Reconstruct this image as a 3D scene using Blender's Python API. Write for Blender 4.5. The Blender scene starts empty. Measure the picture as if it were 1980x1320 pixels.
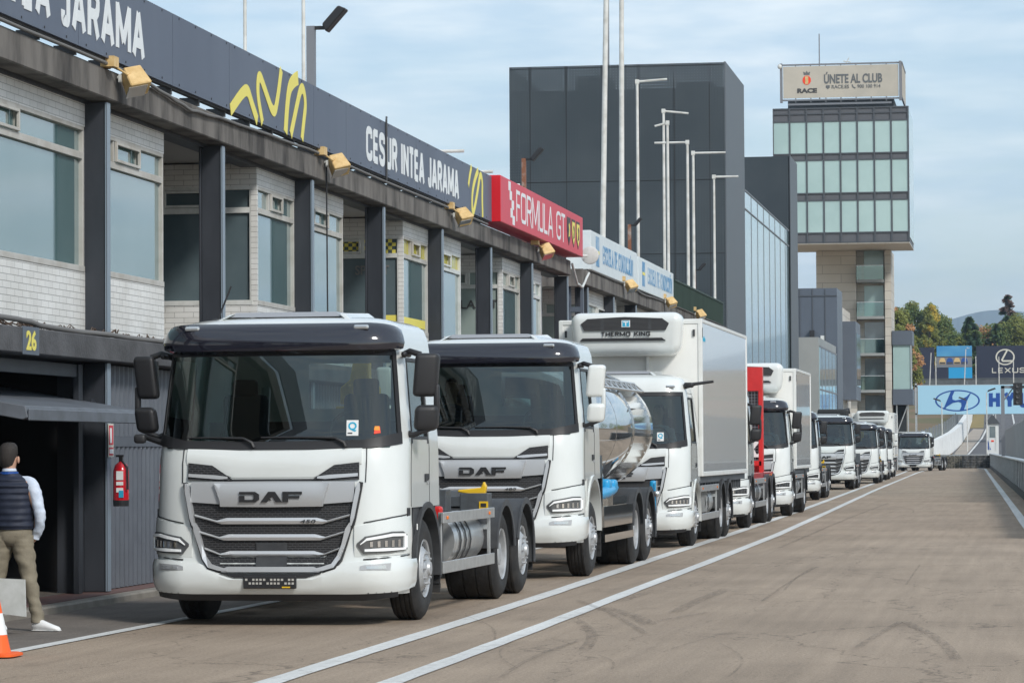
import bpy, bmesh, math, random
from mathutils import Vector, Matrix, noise as mn
random.seed(7)
SC = bpy.context.scene
COL = SC.collection
R = math.radians
# ------------------------------------------------------------------ camera
cd = bpy.data.cameras.new('camera'); cam = bpy.data.objects.new('camera', cd); COL.objects.link(cam)
SC.camera = cam
F_PX, W_PX = 6300.0, 1980.0
cd.sensor_width = 36.0; cd.lens = 36.0 * F_PX / W_PX; cd.clip_start = 0.5; cd.clip_end = 30000
yaw = math.atan(990.0 / F_PX); pit = math.atan(213.5 / F_PX); rol = 0.006
fw = Vector((-math.sin(yaw)*math.cos(pit), math.cos(yaw)*math.cos(pit), math.sin(pit)))
r0 = Vector((math.cos(yaw), math.sin(yaw), 0)); u0 = r0.cross(fw)
rr = r0*math.cos(rol) - u0*math.sin(rol); uu = u0*math.cos(rol) + r0*math.sin(rol)
cm = Matrix((( rr.x, uu.x, -fw.x, 0), (rr.y, uu.y, -fw.y, 0), (rr.z, uu.z, -fw.z, 1.65), (0, 0, 0, 1)))
cam.matrix_world = cm
# ------------------------------------------------------------------ world and sun
SUN_EL, SUN_AZ = 36.0, 139.0       # azimuth: from +Y (away from camera) clockwise towards +X
world = bpy.data.worlds.new('World'); SC.world = world; world.use_nodes = True
nt = world.node_tree; nt.nodes.clear()
out = nt.nodes.new('ShaderNodeOutputWorld'); bg = nt.nodes.new('ShaderNodeBackground')
sky = nt.nodes.new('ShaderNodeTexSky'); sky.sky_type = 'NISHITA'; sky.sun_disc = False
sky.sun_elevation = R(SUN_EL); sky.sun_rotation = R(SUN_AZ); sky.air_density = 1.0; sky.dust_density = 0.6; sky.ozone_density = 1.5
bg.inputs['Strength'].default_value = 0.102
geo = nt.nodes.new('ShaderNodeTexCoord'); mp = nt.nodes.new('ShaderNodeMapping'); mp.inputs['Scale'].default_value = (3.2, 3.2, 17)
nz = nt.nodes.new('ShaderNodeTexNoise'); nz.inputs['Scale'].default_value = 3.0; nz.inputs['Detail'].default_value = 9; nz.inputs['Roughness'].default_value = .58; nz.inputs['Distortion'].default_value = .4
cr = nt.nodes.new('ShaderNodeValToRGB'); cr.color_ramp.elements[0].position = .35; cr.color_ramp.elements[1].position = .66
nz2 = nt.nodes.new('ShaderNodeTexNoise'); nz2.inputs['Scale'].default_value = 7.0; nz2.inputs['Detail'].default_value = 6
cc = nt.nodes.new('ShaderNodeValToRGB')
cc.color_ramp.elements[0].position = .36; cc.color_ramp.elements[0].color = (5.4, 6.7, 7.8, 1)
cc.color_ramp.elements[1].position = .60; cc.color_ramp.elements[1].color = (7.5, 8.3, 8.8, 1)
mulf = nt.nodes.new('ShaderNodeMath'); mulf.operation = 'MULTIPLY_ADD'; mulf.inputs[1].default_value = .62; mulf.inputs[2].default_value = .30
mx = nt.nodes.new('ShaderNodeMix'); mx.data_type = 'RGBA'
L = nt.links.new
L(geo.outputs['Generated'], mp.inputs['Vector']); L(mp.outputs[0], nz.inputs['Vector']); L(mp.outputs[0], nz2.inputs['Vector'])
L(nz.outputs['Fac'], cr.inputs['Fac']); L(nz2.outputs['Fac'], cc.inputs['Fac']); L(cr.outputs['Color'], mulf.inputs[0])
L(mulf.outputs[0], mx.inputs[0]); L(sky.outputs[0], mx.inputs[6]); L(cc.outputs['Color'], mx.inputs[7])
L(mx.outputs[2], bg.inputs['Color']); L(bg.outputs[0], out.inputs[0])
sl = bpy.data.lights.new('sun', 'SUN'); sl.energy = 2.0; sl.angle = R(10); sl.color = (1, .96, .90)
so = bpy.data.objects.new('sun', sl); COL.objects.link(so)
az = R(SUN_AZ); el = R(SUN_EL)
sd = Vector((math.sin(az)*math.cos(el), math.cos(az)*math.cos(el), math.sin(el)))   # towards the sun
so.rotation_euler = sd.to_track_quat('Z', 'Y').to_euler()
SC.view_settings.view_transform = 'Standard'; SC.view_settings.look = 'None'; SC.view_settings.exposure = 0.42; SC.view_settings.gamma = 1
SC.render.engine = 'CYCLES'
SC.cycles.max_bounces = 6; SC.cycles.transparent_max_bounces = 12; SC.cycles.caustics_reflective = False; SC.cycles.caustics_refractive = False

# ------------------------------------------------------------------ materials
MATS = {}
def mat(name, col, rough=.6, metal=0., col2=None, nscale=4., ndet=6., nlo=.4, nhi=.65, bump=0., bscale=30., coat=0., ior=1.45, stretch=(1,1,1), spec=None, alpha=None, brick=None, wave=None, extra=None):
    m = bpy.data.materials.new(name); m.use_nodes = True; t = m.node_tree; N = t.nodes; K = t.links.new
    b = N['Principled BSDF']; b.inputs['Roughness'].default_value = rough; b.inputs['Metallic'].default_value = metal; b.inputs['IOR'].default_value = ior
    b.inputs['Base Color'].default_value = (*col, 1)
    if coat: b.inputs['Coat Weight'].default_value = coat; b.inputs['Coat Roughness'].default_value = .04
    if spec is not None: b.inputs['Specular IOR Level'].default_value = spec
    g = N.new('ShaderNodeNewGeometry'); mpn = N.new('ShaderNodeMapping'); mpn.inputs['Scale'].default_value = stretch
    K(g.outputs['Position'], mpn.inputs['Vector']); vec = mpn.outputs[0]
    color = None; height = None
    if col2 is not None:
        n = N.new('ShaderNodeTexNoise'); n.inputs['Scale'].default_value = nscale; n.inputs['Detail'].default_value = ndet; n.inputs['Roughness'].default_value = .6
        K(vec, n.inputs['Vector']); r = N.new('ShaderNodeValToRGB'); r.color_ramp.elements[0].position = nlo; r.color_ramp.elements[1].position = nhi
        r.color_ramp.elements[0].color = (*col, 1); r.color_ramp.elements[1].color = (*col2, 1); K(n.outputs['Fac'], r.inputs['Fac']); color = r.outputs['Color']
    if brick:                      # painted or bare brick on walls along X or Y
        s = N.new('ShaderNodeSeparateXYZ'); K(g.outputs['Position'], s.inputs[0]); a = N.new('ShaderNodeMath'); K(s.outputs[0], a.inputs[0]); K(s.outputs[1], a.inputs[1])
        c = N.new('ShaderNodeCombineXYZ'); K(a.outputs[0], c.inputs[0]); K(s.outputs[2], c.inputs[1])
        bt = N.new('ShaderNodeTexBrick'); bt.inputs['Scale'].default_value = 1; bt.inputs['Brick Width'].default_value = brick['w']; bt.inputs['Row Height'].default_value = brick['h']
        bt.inputs['Mortar Size'].default_value = brick['m']; bt.inputs['Mortar Smooth'].default_value = .3; bt.inputs['Color1'].default_value = (*brick['c1'], 1); bt.inputs['Color2'].default_value = (*brick['c2'], 1); bt.inputs['Mortar'].default_value = (*brick['cm'], 1)
        bt.offset = brick.get('off', .5); bt.inputs['Bias'].default_value = brick.get('bias', 0)
        K(c.outputs[0], bt.inputs['Vector'])
        if color is not None:
            mm = N.new('ShaderNodeMix'); mm.data_type = 'RGBA'; mm.blend_type = 'MULTIPLY'; mm.inputs[0].default_value = 1; K(bt.outputs['Color'], mm.inputs[6]); K(color, mm.inputs[7]); color = mm.outputs[2]
        else: color = bt.outputs['Color']
        height = bt.outputs['Fac']
    if color is not None: K(color, b.inputs['Base Color'])
    if bump:
        bp = N.new('ShaderNodeBump'); bp.inputs['Strength'].default_value = bump; bp.inputs['Distance'].default_value = .02
        if wave:
            wv = N.new('ShaderNodeTexWave'); wv.bands_direction = wave[0]; wv.inputs['Scale'].default_value = wave[1]; wv.inputs['Distortion'].default_value = wave[2]
            K(vec, wv.inputs['Vector']); K(wv.outputs['Fac'], bp.inputs['Height'])
        elif height is not None:
            bp.invert = True; K(height, bp.inputs['Height'])
        else:
            n2 = N.new('ShaderNodeTexNoise'); n2.inputs['Scale'].default_value = bscale; n2.inputs['Detail'].default_value = 5; K(vec, n2.inputs['Vector']); K(n2.outputs['Fac'], bp.inputs['Height'])
        K(bp.outputs[0], b.inputs['Normal'])
    if alpha is not None:
        if isinstance(alpha, float):
            b.inputs['Alpha'].default_value = alpha
        else:                      # ('holes', kx, kz, threshold): a punched sheet in wall coordinates
            s = N.new('ShaderNodeSeparateXYZ'); K(g.outputs['Position'], s.inputs[0]); a = N.new('ShaderNodeMath'); K(s.outputs[0], a.inputs[0]); K(s.outputs[1], a.inputs[1])
            def mth(op, x, y):
                q = N.new('ShaderNodeMath'); q.operation = op
                for i, w in enumerate((x, y)):
                    if w is None: continue
                    if isinstance(w, (int, float)): q.inputs[i].default_value = w
                    else: K(w, q.inputs[i])
                return q.outputs[0]
            if alpha[0] == 'holes':
                sx = mth('SINE', mth('MULTIPLY', a.outputs[0], alpha[1]), None); sz = mth('SINE', mth('MULTIPLY', s.outputs[2], alpha[2]), None)
                v = mth('ADD', sx, sz); K(mth('LESS_THAN', v, alpha[3]), b.inputs['Alpha'])
            else:                  # ('grid', kx, kz, fraction): thin wires
                fx = mth('FRACT', mth('MULTIPLY', a.outputs[0], alpha[1]), None); fz = mth('FRACT', mth('MULTIPLY', s.outputs[2], alpha[2]), None)
                K(mth('MAXIMUM', mth('LESS_THAN', fx, alpha[3]), mth('LESS_THAN', fz, alpha[3])), b.inputs['Alpha'])
    MATS[name] = m
    return m
def glass_mat(name, tint, refl_ior=1.5, rough=.02, fac=1.0):
    """thin see-through glass: tinted transmission plus Fresnel reflection"""
    m = bpy.data.materials.new(name); m.use_nodes = True; t = m.node_tree; N = t.nodes; K = t.links.new; N.clear()
    o = N.new('ShaderNodeOutputMaterial'); tr = N.new('ShaderNodeBsdfTransparent'); tr.inputs[0].default_value = (*tint, 1)
    gl = N.new('ShaderNodeBsdfGlossy'); gl.inputs['Roughness'].default_value = rough; gl.inputs[0].default_value = (.95, 1, .98, 1)
    fr = N.new('ShaderNodeFresnel'); fr.inputs[0].default_value = refl_ior; mxs = N.new('ShaderNodeMixShader')
    ml = N.new('ShaderNodeMath'); ml.operation = 'MULTIPLY_ADD'; ml.use_clamp = True; ml.inputs[1].default_value = fac; ml.inputs[2].default_value = 0.02
    K(fr.outputs[0], ml.inputs[0]); K(ml.outputs[0], mxs.inputs[0]); K(tr.outputs[0], mxs.inputs[1]); K(gl.outputs[0], mxs.inputs[2]); K(mxs.outputs[0], o.inputs[0])
    MATS[name] = m; return m
G = dict
mat('paint_white', (.71, .735, .72), .26, coat=.9, col2=(.68, .705, .685), nscale=2.5)
mat('paint_white_dull', (.72, .73, .71), .4, col2=(.66, .67, .64), nscale=3)
mat('roof_panel', (.30, .31, .33), .4)
mat('visor_black', (.012, .012, .020), .12, coat=1, spec=.6)
mat('plastic_black', (.022, .022, .024), .5)
mat('plastic_dark', (.040, .042, .046), .55, col2=(.055, .057, .060), nscale=8)
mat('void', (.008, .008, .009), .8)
mat('grille_black', (.020, .020, .022), .4, brick=G(w=.055, h=.022, m=.005, c1=(.012,.012,.013), c2=(.016,.016,.017), cm=(.05,.05,.053)), bump=.4)
mat('silver', (.60, .61, .62), .30, metal=.45)
mat('silver_satin', (.50, .51, .52), .38, metal=.4)
mat('chrome', (.86, .87, .88), .09, metal=1)
mat('alu', (.60, .61, .61), .35, metal=.7, col2=(.5, .51, .51), nscale=6)
mat('steel_polished', (.70, .71, .71), .05, metal=1)
mat('steel_tank', (.55, .55, .53), .18, metal=.9)
mat('rim', (.50, .51, .52), .45, metal=.45, col2=(.40, .41, .42), nscale=12)
mat('rubber', (.018, .018, .019), .75, col2=(.034, .032, .030), nscale=6, bump=.25, bscale=60)
mat('chassis', (.075, .085, .095), .5, col2=(.05, .055, .06), nscale=5)
mat('interior', (.035, .038, .040), .8)
mat('seat_cloth', (.05, .05, .055), .9)
mat('yellow_paint', (.72, .45, .02), .4)
mat('orange_lamp', (.85, .22, .03), .25)
mat('red_paint', (.62, .03, .03), .35, coat=.5, col2=(.56,.025,.025))
mat('red_lamp', (.6, .02, .02), .25)
mat('blue_plastic', (.02, .32, .62), .35)
mat('reefer_white', (.80, .80, .77), .30, col2=(.76, .76, .73), nscale=2)
mat('reefer_side', (.76, .78, .79), .11, bump=.05, wave=('Y', .42, 4.0), stretch=(1, 1, .02), spec=.7, coat=.6)
mat('lens', (.55, .57, .58), .08, metal=.6); mat('lamp_inner', (.16, .165, .17), .15, metal=.5)
glass_mat('lamp_glass', (.92, .95, .95), 1.45, .02)
glass_mat('windscreen', (.27, .36, .33), 1.55, .012, 1.35)
glass_mat('rail_glass', (.62, .74, .72), 1.7, .02, 1.3)
glass_mat('side_glass', (.34, .42, .41), 1.5, .015)
mat('skin', (.46, .27, .19), .55); mat('hair', (.03, .025, .022), .7, bump=.5, bscale=90)
mat('navy_quilt', (.013, .018, .035), .65, col2=(.018, .024, .045), nscale=20, bump=.6, wave=('Z', 5.2, .6))
mat('shirt', (.60, .66, .76), .8, col2=(.50, .57, .68), nscale=14, bump=.35, bscale=18)
mat('khaki', (.235, .205, .150), .85, col2=(.19, .165, .12), nscale=11, bump=.4, bscale=14)
mat('shoe_white', (.78, .78, .77), .5)
mat('sticker_white', (.78, .79, .78), .5); mat('sticker_blue', (.03, .38, .58), .5); mat('sticker_red', (.85, .06, .02), .5); mat('sticker_orange', (.9, .30, .02), .5)
# setting
mat('ground', (.365, .285, .213), .88, col2=(.295, .229, .170), nscale=.30, ndet=14, nlo=.36, nhi=.66, bump=.5, bscale=70)
mat('asphalt_grey', (.185, .160, .138), .85, col2=(.130, .113, .098), nscale=.8, ndet=10, bump=.3, bscale=60)
mat('pavement_red', (.17, .095, .085), .8, col2=(.13, .08, .072), nscale=3)
mat('kerb_stone', (.26, .24, .21), .8, col2=(.2, .185, .16), nscale=4)
mat('line_white', (.66, .66, .64), .7, col2=(.44, .42, .39), nscale=5, ndet=10, nlo=.52, nhi=.78)
mat('tyre_mark', (.085, .072, .062), .85, alpha=.3)
def _tm():
    t = MATS['tyre_mark'].node_tree; N = t.nodes; g = N.new('ShaderNodeNewGeometry'); n = N.new('ShaderNodeTexNoise'); n.inputs['Scale'].default_value = 5; n.inputs['Detail'].default_value = 12; n.inputs['Roughness'].default_value = .75
    mp_ = N.new('ShaderNodeMapping'); mp_.inputs['Scale'].default_value = (4, .6, 1); t.links.new(g.outputs['Position'], mp_.inputs[0]); t.links.new(mp_.outputs[0], n.inputs['Vector'])
    r = N.new('ShaderNodeMapRange'); r.inputs[1].default_value = .40; r.inputs[2].default_value = .72; r.inputs[3].default_value = .0; r.inputs[4].default_value = .48; t.links.new(n.outputs['Fac'], r.inputs[0]); t.links.new(r.outputs[0], N['Principled BSDF'].inputs['Alpha'])
_tm()
mat('brick_white', (1, 1, 1), .6, col2=(.86, .85, .83), nscale=1.3, brick=G(w=.27, h=.074, m=.0042, c1=(.76,.76,.74), c2=(.70,.70,.68), cm=(.38,.38,.37)), bump=.5)
mat('frame_white', (.66, .67, .65), .45, col2=(.55, .56, .53), nscale=6)
mat('frame_old', (.50, .49, .46), .6, col2=(.40, .38, .34), nscale=3)
mat('column_dark', (.030, .034, .042), .45, col2=(.044, .049, .059), nscale=2.5, stretch=(1, 1, .3))
mat('column_edge', (.22, .27, .32), .4)
mat('beam_concrete', (.175, .162, .148), .9, col2=(.050, .046, .043), nscale=1.9, ndet=12, nlo=.42, nhi=.66, stretch=(1, 1, .3), bump=.5, bscale=20)
mat('slab_concrete', (.105, .105, .110), .85, col2=(.065, .065, .068), nscale=2, ndet=10, bump=.4, bscale=25)
mat('soffit', (.42, .41, .39), .8)
mat('sign_slate', (.105, .125, .170), .5, col2=(.088, .106, .148), nscale=.5, stretch=(1, 1, .2))
mat('sign_white_letter', (.74, .77, .78), .5)
mat('sign_yellow', (.80, .70, .14), .5)
mat('sign_red', (.62, .045, .07), .45, col2=(.57, .05, .08)); mat('sign_red_side', (.60, .01, .02), .4)
mat('sign_pale', (.66, .71, .72), .4, col2=(.60, .66, .68)); mat('sign_blue_faded', (.09, .26, .46), .6, col2=(.38, .50, .62), nscale=2.6, ndet=9, nlo=.42, nhi=.62)
mat('light_yellow', (.70, .50, .24), .55, col2=(.56, .37, .15), nscale=8)
mat('pane', (.10, .180, .185), .04, ior=2.1, col2=(.135, .22, .225), nscale=.6, coat=.8, bump=.02, bscale=1.1)
mat('pane_dark', (.085, .120, .135), .05, ior=1.8, col2=(.12, .16, .175), nscale=.8, coat=.5)
mat('pane_green', (.28, .34, .32), .12, ior=1.5)
mat('pane_yellow', (.45, .40, .05), .15)
mat('corrugated', (.115, .128, .150), .45, col2=(.095, .105, .125), nscale=2)
mat('door_grey', (.14, .155, .18), .5, col2=(.10, .11, .125), nscale=3)
mat('mesh_dark', (.050, .064, .075), .5, metal=.2, col2=(.068, .083, .094), nscale=.35, ndet=8, alpha=('holes', 63., 63., 1.15))
mat('mesh_back', (.022, .027, .031), .7, col2=(.030, .036, .041), nscale=.5)
mat('cladding', (.098, .112, .126), .5, col2=(.098, .110, .124), nscale=.4, ndet=3)
mat('cladding_blue', (.105, .125, .155), .4, col2=(.090, .107, .135), nscale=.3)
mat('channel_glass', (.42, .62, .67), .10, ior=1.9, coat=.9, bump=.16, wave=('Y', 1.2, 0.5), col2=(.29, .46, .51), nscale=.4)
mat('concrete_pale', (.30, .31, .30), .4, col2=(.25, .265, .26), nscale=.5)
mat('stone_clad', (1, 1, 1), .6, col2=(.9, .89, .87), nscale=.5, brick=G(w=3.0, h=.72, m=.022, c1=(.60,.565,.50), c2=(.55,.515,.455), cm=(.30,.28,.25)))
mat('tower_frame', (.075, .082, .092), .4)
mat('tower_panel', (.105, .108, .118), .45)
mat('tower_glass', (.40, .54, .52), .10, ior=1.5, col2=(.34, .47, .455), nscale=.25, coat=.4)
mat('cloth_sign', (.50, .46, .39), .8, col2=(.44, .41, .35), nscale=.6)
mat('letter_dark', (.06, .06, .062), .6); mat('letter_grey', (.13, .14, .145), .6); mat('letter_blue', (.012, .07, .30), .45)
mat('banner_blue', (.36, .60, .74), .6); mat('board_navy', (.018, .022, .045), .5); mat('board_sky', (.02, .20, .48), .4, col2=(.10,.34,.55), nscale=.15, ndet=2)
mat('letter_cream', (.62, .60, .52), .5)
mat('pole_white', (.66, .66, .63), .45, col2=(.50, .49, .45), nscale=3)
mat('pole_grey', (.19, .20, .22), .5); mat('rust', (.22, .09, .05), .8, col2=(.36, .33, .30), nscale=3, nlo=.5, nhi=.7)
mat('green_sheet', (.035, .062, .050), .6, col2=(.028, .05, .04), nscale=1)
mat('wall_grey', (.115, .125, .13), .7, col2=(.088, .096, .10), nscale=1.2)
mat('wall_white', (.84, .85, .84), .7, col2=(.74, .75, .74), nscale=1)
mat('fence_mesh', (.19, .22, .22), .6, alpha=.62)
mat('tyre_wall', (.045, .045, .045), .8, col2=(.11, .11, .105), nscale=5); mat('gabion', (.16, .15, .12), .9, col2=(.045, .042, .036), nscale=7, nlo=.42, nhi=.58)
mat('earth', (.21, .135, .085), .95, col2=(.13, .12, .055), nscale=.08, ndet=10); mat('dry_grass', (.28, .21, .09), .95, col2=(.2, .17, .07), nscale=1)
mat('track', (.12, .115, .12), .8, col2=(.10, .096, .10), nscale=.3); mat('concrete_run', (.38, .33, .28), .85, col2=(.32, .28, .24), nscale=.4)
mat('mountain', (.13, .15, .13), 1.0, col2=(.10, .12, .11), nscale=.002)
mat('bark', (.07, .055, .045), .9)
mat('leaf_green', (.085, .125, .028), .7); mat('leaf_dark', (.035, .075, .035), .7); mat('leaf_yellow', (.42, .31, .04), .7); mat('leaf_brown', (.40, .21, .09), .8); mat('leaf_rust', (.13, .085, .07), .8); mat('leaf_mid', (.16, .175, .035), .7)
mat('ext_red', (.55, .01, .02), .25, coat=.5); mat('cone_orange', (.88, .13, .02), .5); mat('cable_grey', (.16, .155, .15), .7); mat('cable_brown', (.10, .065, .045), .8)
mat('booth_wall', (.68, .69, .68), .5); mat('light_black', (.02, .02, .022), .5); mat('hi_vis', (.35, .8, .05), .6)
mat('led', (.93, .95, .95), .25)
M = MATS

# ------------------------------------------------------------------ mesh helpers
ORI = {}
class MB:
    def __init__(s): s.v = []; s.f = []; s.mi = []
    def add(s, verts, faces, m=0):
        o = len(s.v); s.v += [tuple(p) for p in verts]; s.f += [tuple(i + o for i in f) for f in faces]; s.mi += [m]*len(faces); return s
    def box(s, x0, x1, y0, y1, z0, z1, m=0):
        return s.add([(x0,y0,z0),(x1,y0,z0),(x1,y1,z0),(x0,y1,z0),(x0,y0,z1),(x1,y0,z1),(x1,y1,z1),(x0,y1,z1)],
                     [(0,3,2,1),(4,5,6,7),(0,1,5,4),(1,2,6,5),(2,3,7,6),(3,0,4,7)], m)
    def obox(s, o, u, n, a, b, z0, z1, d0, d1, m=0):
        o = Vector(o); u = Vector(u); n = Vector(n); k = Vector((0,0,1))
        P = [o+u*p+n*q+k*z for z in (z0, z1) for p, q in ((a,d0),(b,d0),(b,d1),(a,d1))]
        return s.add(P, [(0,3,2,1),(4,5,6,7),(0,1,5,4),(1,2,6,5),(2,3,7,6),(3,0,4,7)], m)
    def prism(s, poly, ext, m=0):
        n = len(poly); e = Vector(ext); P = [Vector(p) for p in poly]; Q = [p+e for p in P]
        return s.add(P+Q, [tuple(range(n)), tuple(range(2*n-1, n-1, -1))] + [(i, (i+1) % n, (i+1) % n+n, i+n) for i in range(n)], m)
    def tube(s, path, r, n=8, m=0, caps=True):
        P = [Vector(p) for p in path]; rs = r if isinstance(r, (list, tuple)) else [r]*len(P); rings = []; up = None
        for i, p in enumerate(P):
            d = (P[min(i+1, len(P)-1)] - P[max(i-1, 0)]).normalized()
            if up is None or abs(up.dot(d)) > .98: up = Vector((0,0,1)) if abs(d.z) < .9 else Vector((1,0,0))
            a = d.cross(up).normalized(); b = a.cross(d).normalized(); up = b
            rings.append([p + a*math.cos(2*math.pi*k/n)*rs[i] + b*math.sin(2*math.pi*k/n)*rs[i] for k in range(n)])
        return s.rings(rings, m, caps)
    def rings(s, rings, m=0, caps=True, closed=True):
        n = len(rings[0]); V = [p for r in rings for p in r]; Fc = []
        for i in range(len(rings)-1):
            for k in range(n if closed else n-1):
                Fc.append((i*n+k, i*n+(k+1) % n, (i+1)*n+(k+1) % n, (i+1)*n+k))
        if caps: Fc.append(tuple(range(n-1, -1, -1))); Fc.append(tuple((len(rings)-1)*n+k for k in range(n)))
        return s.add(V, Fc, m)
    def lathe(s, prof, c, axis='x', n=28, m=0, caps=False):
        """prof: list of (along, radius)"""
        rings = []
        for a, r in prof:
            ring = []
            for k in range(n):
                t = 2*math.pi*k/n; p, q = math.cos(t)*r, math.sin(t)*r
                ring.append((c[0]+a, c[1]+p, c[2]+q) if axis == 'x' else (c[0]+p, c[1]+a, c[2]+q) if axis == 'y' else (c[0]+p, c[1]+q, c[2]+a))
            rings.append(ring)
        return s.rings(rings, m, caps)
    def rbox(s, c, sz, r, n=3, m=0, fn=None):
        h = [x/2 for x in sz]; r = min(r, *h); cs = []
        for ax in range(3):
            q = [ -h[ax] + r*(1-math.cos(math.pi/2*i/n)) for i in range(n)] + [-h[ax]+r, h[ax]-r] + [h[ax] - r*(1-math.cos(math.pi/2*i/n)) for i in range(n-1, -1, -1)]
            cs.append(sorted(set(round(x, 5) for x in q)))
        vid = {}; V = []; Fc = []
        def vert(p):
            k = tuple(p)
            if k not in vid:
                inn = [max(-h[i]+r, min(h[i]-r, p[i])) for i in range(3)]; d = Vector([p[i]-inn[i] for i in range(3)])
                if d.length > 1e-6: d = d.normalized()*r
                w = Vector([inn[i]+d[i] for i in range(3)])
                if fn: w = Vector(fn(w))
                vid[k] = len(V); V.append(w + Vector(c))
            return vid[k]
        for ax in range(3):
            a, b = [(1,2),(2,0),(0,1)][ax]
            for sg in (-1, 1):
                for i in range(len(cs[a])-1):
                    for j in range(len(cs[b])-1):
                        q = []
                        for ii, jj in ((i,j),(i+1,j),(i+1,j+1),(i,j+1)):
                            p = [0,0,0]; p[ax] = cs[ax][0] if sg < 0 else cs[ax][-1]; p[a] = cs[a][ii]; p[b] = cs[b][jj]; q.append(vert(p))
                        Fc.append(tuple(q if sg > 0 else q[::-1]))
        return s.add(V, Fc, m)
    def ell(s, c, r, m=0, nu=14, nv=9):
        V = [(c[0], c[1], c[2]-r[2])]; Fc = []
        for j in range(1, nv):
            t = math.pi*j/nv
            for i in range(nu):
                p = 2*math.pi*i/nu; V.append((c[0]+r[0]*math.sin(t)*math.cos(p), c[1]+r[1]*math.sin(t)*math.sin(p), c[2]-r[2]*math.cos(t)))
        V.append((c[0], c[1], c[2]+r[2])); last = len(V)-1
        for i in range(nu): Fc.append((0, 1+(i+1) % nu, 1+i)); Fc.append((last, last-nu+i, last-nu+(i+1) % nu))
        for j in range(nv-2):
            for i in range(nu): a = 1+j*nu; Fc.append((a+i, a+(i+1) % nu, a+nu+(i+1) % nu, a+nu+i))
        return s.add(V, Fc, m)
    def plane_poly(s, pts, o, u, v, t=.01, m=0):
        """2-D polygon laid on a plane and given thickness t along u x v"""
        o = Vector(o); u = Vector(u); v = Vector(v); n = u.cross(v).normalized()
        return s.prism([o+u*a+v*b for a, b in pts], n*t, m)
    def ribbon(s, pts, w, o, u, v, t=.01, m=0):
        """stroke of width w along 2-D points on a plane"""
        o = Vector(o); u = Vector(u); v = Vector(v); n = u.cross(v).normalized(); P = [Vector(p) for p in pts]; Lf = []; Rt = []
        ws = w if isinstance(w, (list, tuple)) else [w]*len(P)
        for i, p in enumerate(P):
            d1 = (P[i]-P[i-1]).normalized() if i else None; d2 = (P[i+1]-P[i]).normalized() if i < len(P)-1 else None
            d1 = d1 or d2; d2 = d2 or d1; mdir = (d1+d2)
            if mdir.length < .15: mdir = d1.copy()
            mdir.normalize(); nn = Vector((-mdir.y, mdir.x)); k = 1/max(.45, nn.dot(Vector((-d1.y, d1.x))))
            Lf.append(p+nn*ws[i]/2*k); Rt.append(p-nn*ws[i]/2*k)
        for i in range(len(P)-1):
            q = [Lf[i], Lf[i+1], Rt[i+1], Rt[i]]; s.prism([o+u*a.x+v*a.y for a in q][::-1], n*t, m)
        return s
    def text(s, body, h, w, o, u, v, t=.01, bold=.0, m=0, align='l', italic=0, space=1.):
        V, Fc, bw, bh, _yy = text_mesh(body, bold, space); o = Vector(o); u = Vector(u); v = Vector(v); n = u.cross(v).normalized()
        sy = h/bh; sx = (w/bw) if w else sy; off = 0 if align == 'l' else -bw*sx/2
        P = []
        for x, y, z in V: P.append(o + u*(x*sx+off+y*sy*italic) + v*(y*sy) + n*(t if z > 0 else 0))
        return s.add(P, Fc, m)
    def stroke_text(s, body, h, w, sw, o, u, v, t=.008, m=0, gap=.16):
        """capitals drawn as heavy strokes; sw = (stem, bar) widths in metres"""
        o = Vector(o); n = Vector(u).cross(Vector(v)).normalized(); tot = 0
        for ch in body: tot += STROKES.get(ch, (.6, []))[0] + gap
        k = w/(tot-gap); x = 0; c_ = 0
        for ch in body:
            cw, st = STROKES.get(ch, (.45, []))
            for j, ln in enumerate(st):
                P = [(sw*.5 + (x+p)*k*1.0 + 0, sw*.5 + q*(h-sw)) for p, q in ln] if False else [((x + p*cw)*k + sw*(.5-p), sw*.5+q*(h-sw)) for p, q in ln]
                s.ribbon(P, sw, o + n*(.0009*(j % 4)), u, v, t, m)
            x += cw + gap
        return s
    def build(s, name, mats, parent=None, smooth=None, bevel=0, label=None, bseg=1):
        me = bpy.data.meshes.new(name); o_ = ORI.get(root_of(parent), (0,0,0)) if parent else (0,0,0)
        me.from_pydata([(p[0]-o_[0], p[1]-o_[1], p[2]-o_[2]) for p in s.v], [], s.f)
        if not isinstance(mats, (list, tuple)): mats = [mats]
        for q in mats: me.materials.append(M[q])
        me.polygons.foreach_set('material_index', s.mi)
        bm = bmesh.new(); bm.from_mesh(me); bmesh.ops.remove_doubles(bm, verts=bm.verts, dist=1e-5); bmesh.ops.recalc_face_normals(bm, faces=bm.faces)
        if bevel: bmesh.ops.bevel(bm, geom=[e for e in bm.edges if len(e.link_faces) == 2 and e.calc_face_angle(0) > .6], offset=bevel, segments=bseg, profile=.6, affect='EDGES', clamp_overlap=True)
        bm.to_mesh(me); bm.free()
        if smooth:
            me.polygons.foreach_set('use_smooth', [True]*len(me.polygons)); me.set_sharp_from_angle(angle=R(smooth))
        me.update(); ob = bpy.data.objects.new(name, me); COL.objects.link(ob)
        if parent: ob.parent = parent; PAR[ob.name] = parent
        if label: ob['label'] = label
        return ob
def _rd(pts, k=2):
    for _ in range(k):
        q = [pts[0]]
        for i in range(len(pts)-1):
            (a, b), (c, d) = pts[i], pts[i+1]; q += [(a*.75+c*.25, b*.75+d*.25), (a*.25+c*.75, b*.25+d*.75)]
        q.append(pts[-1]); pts = q
    return pts
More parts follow.
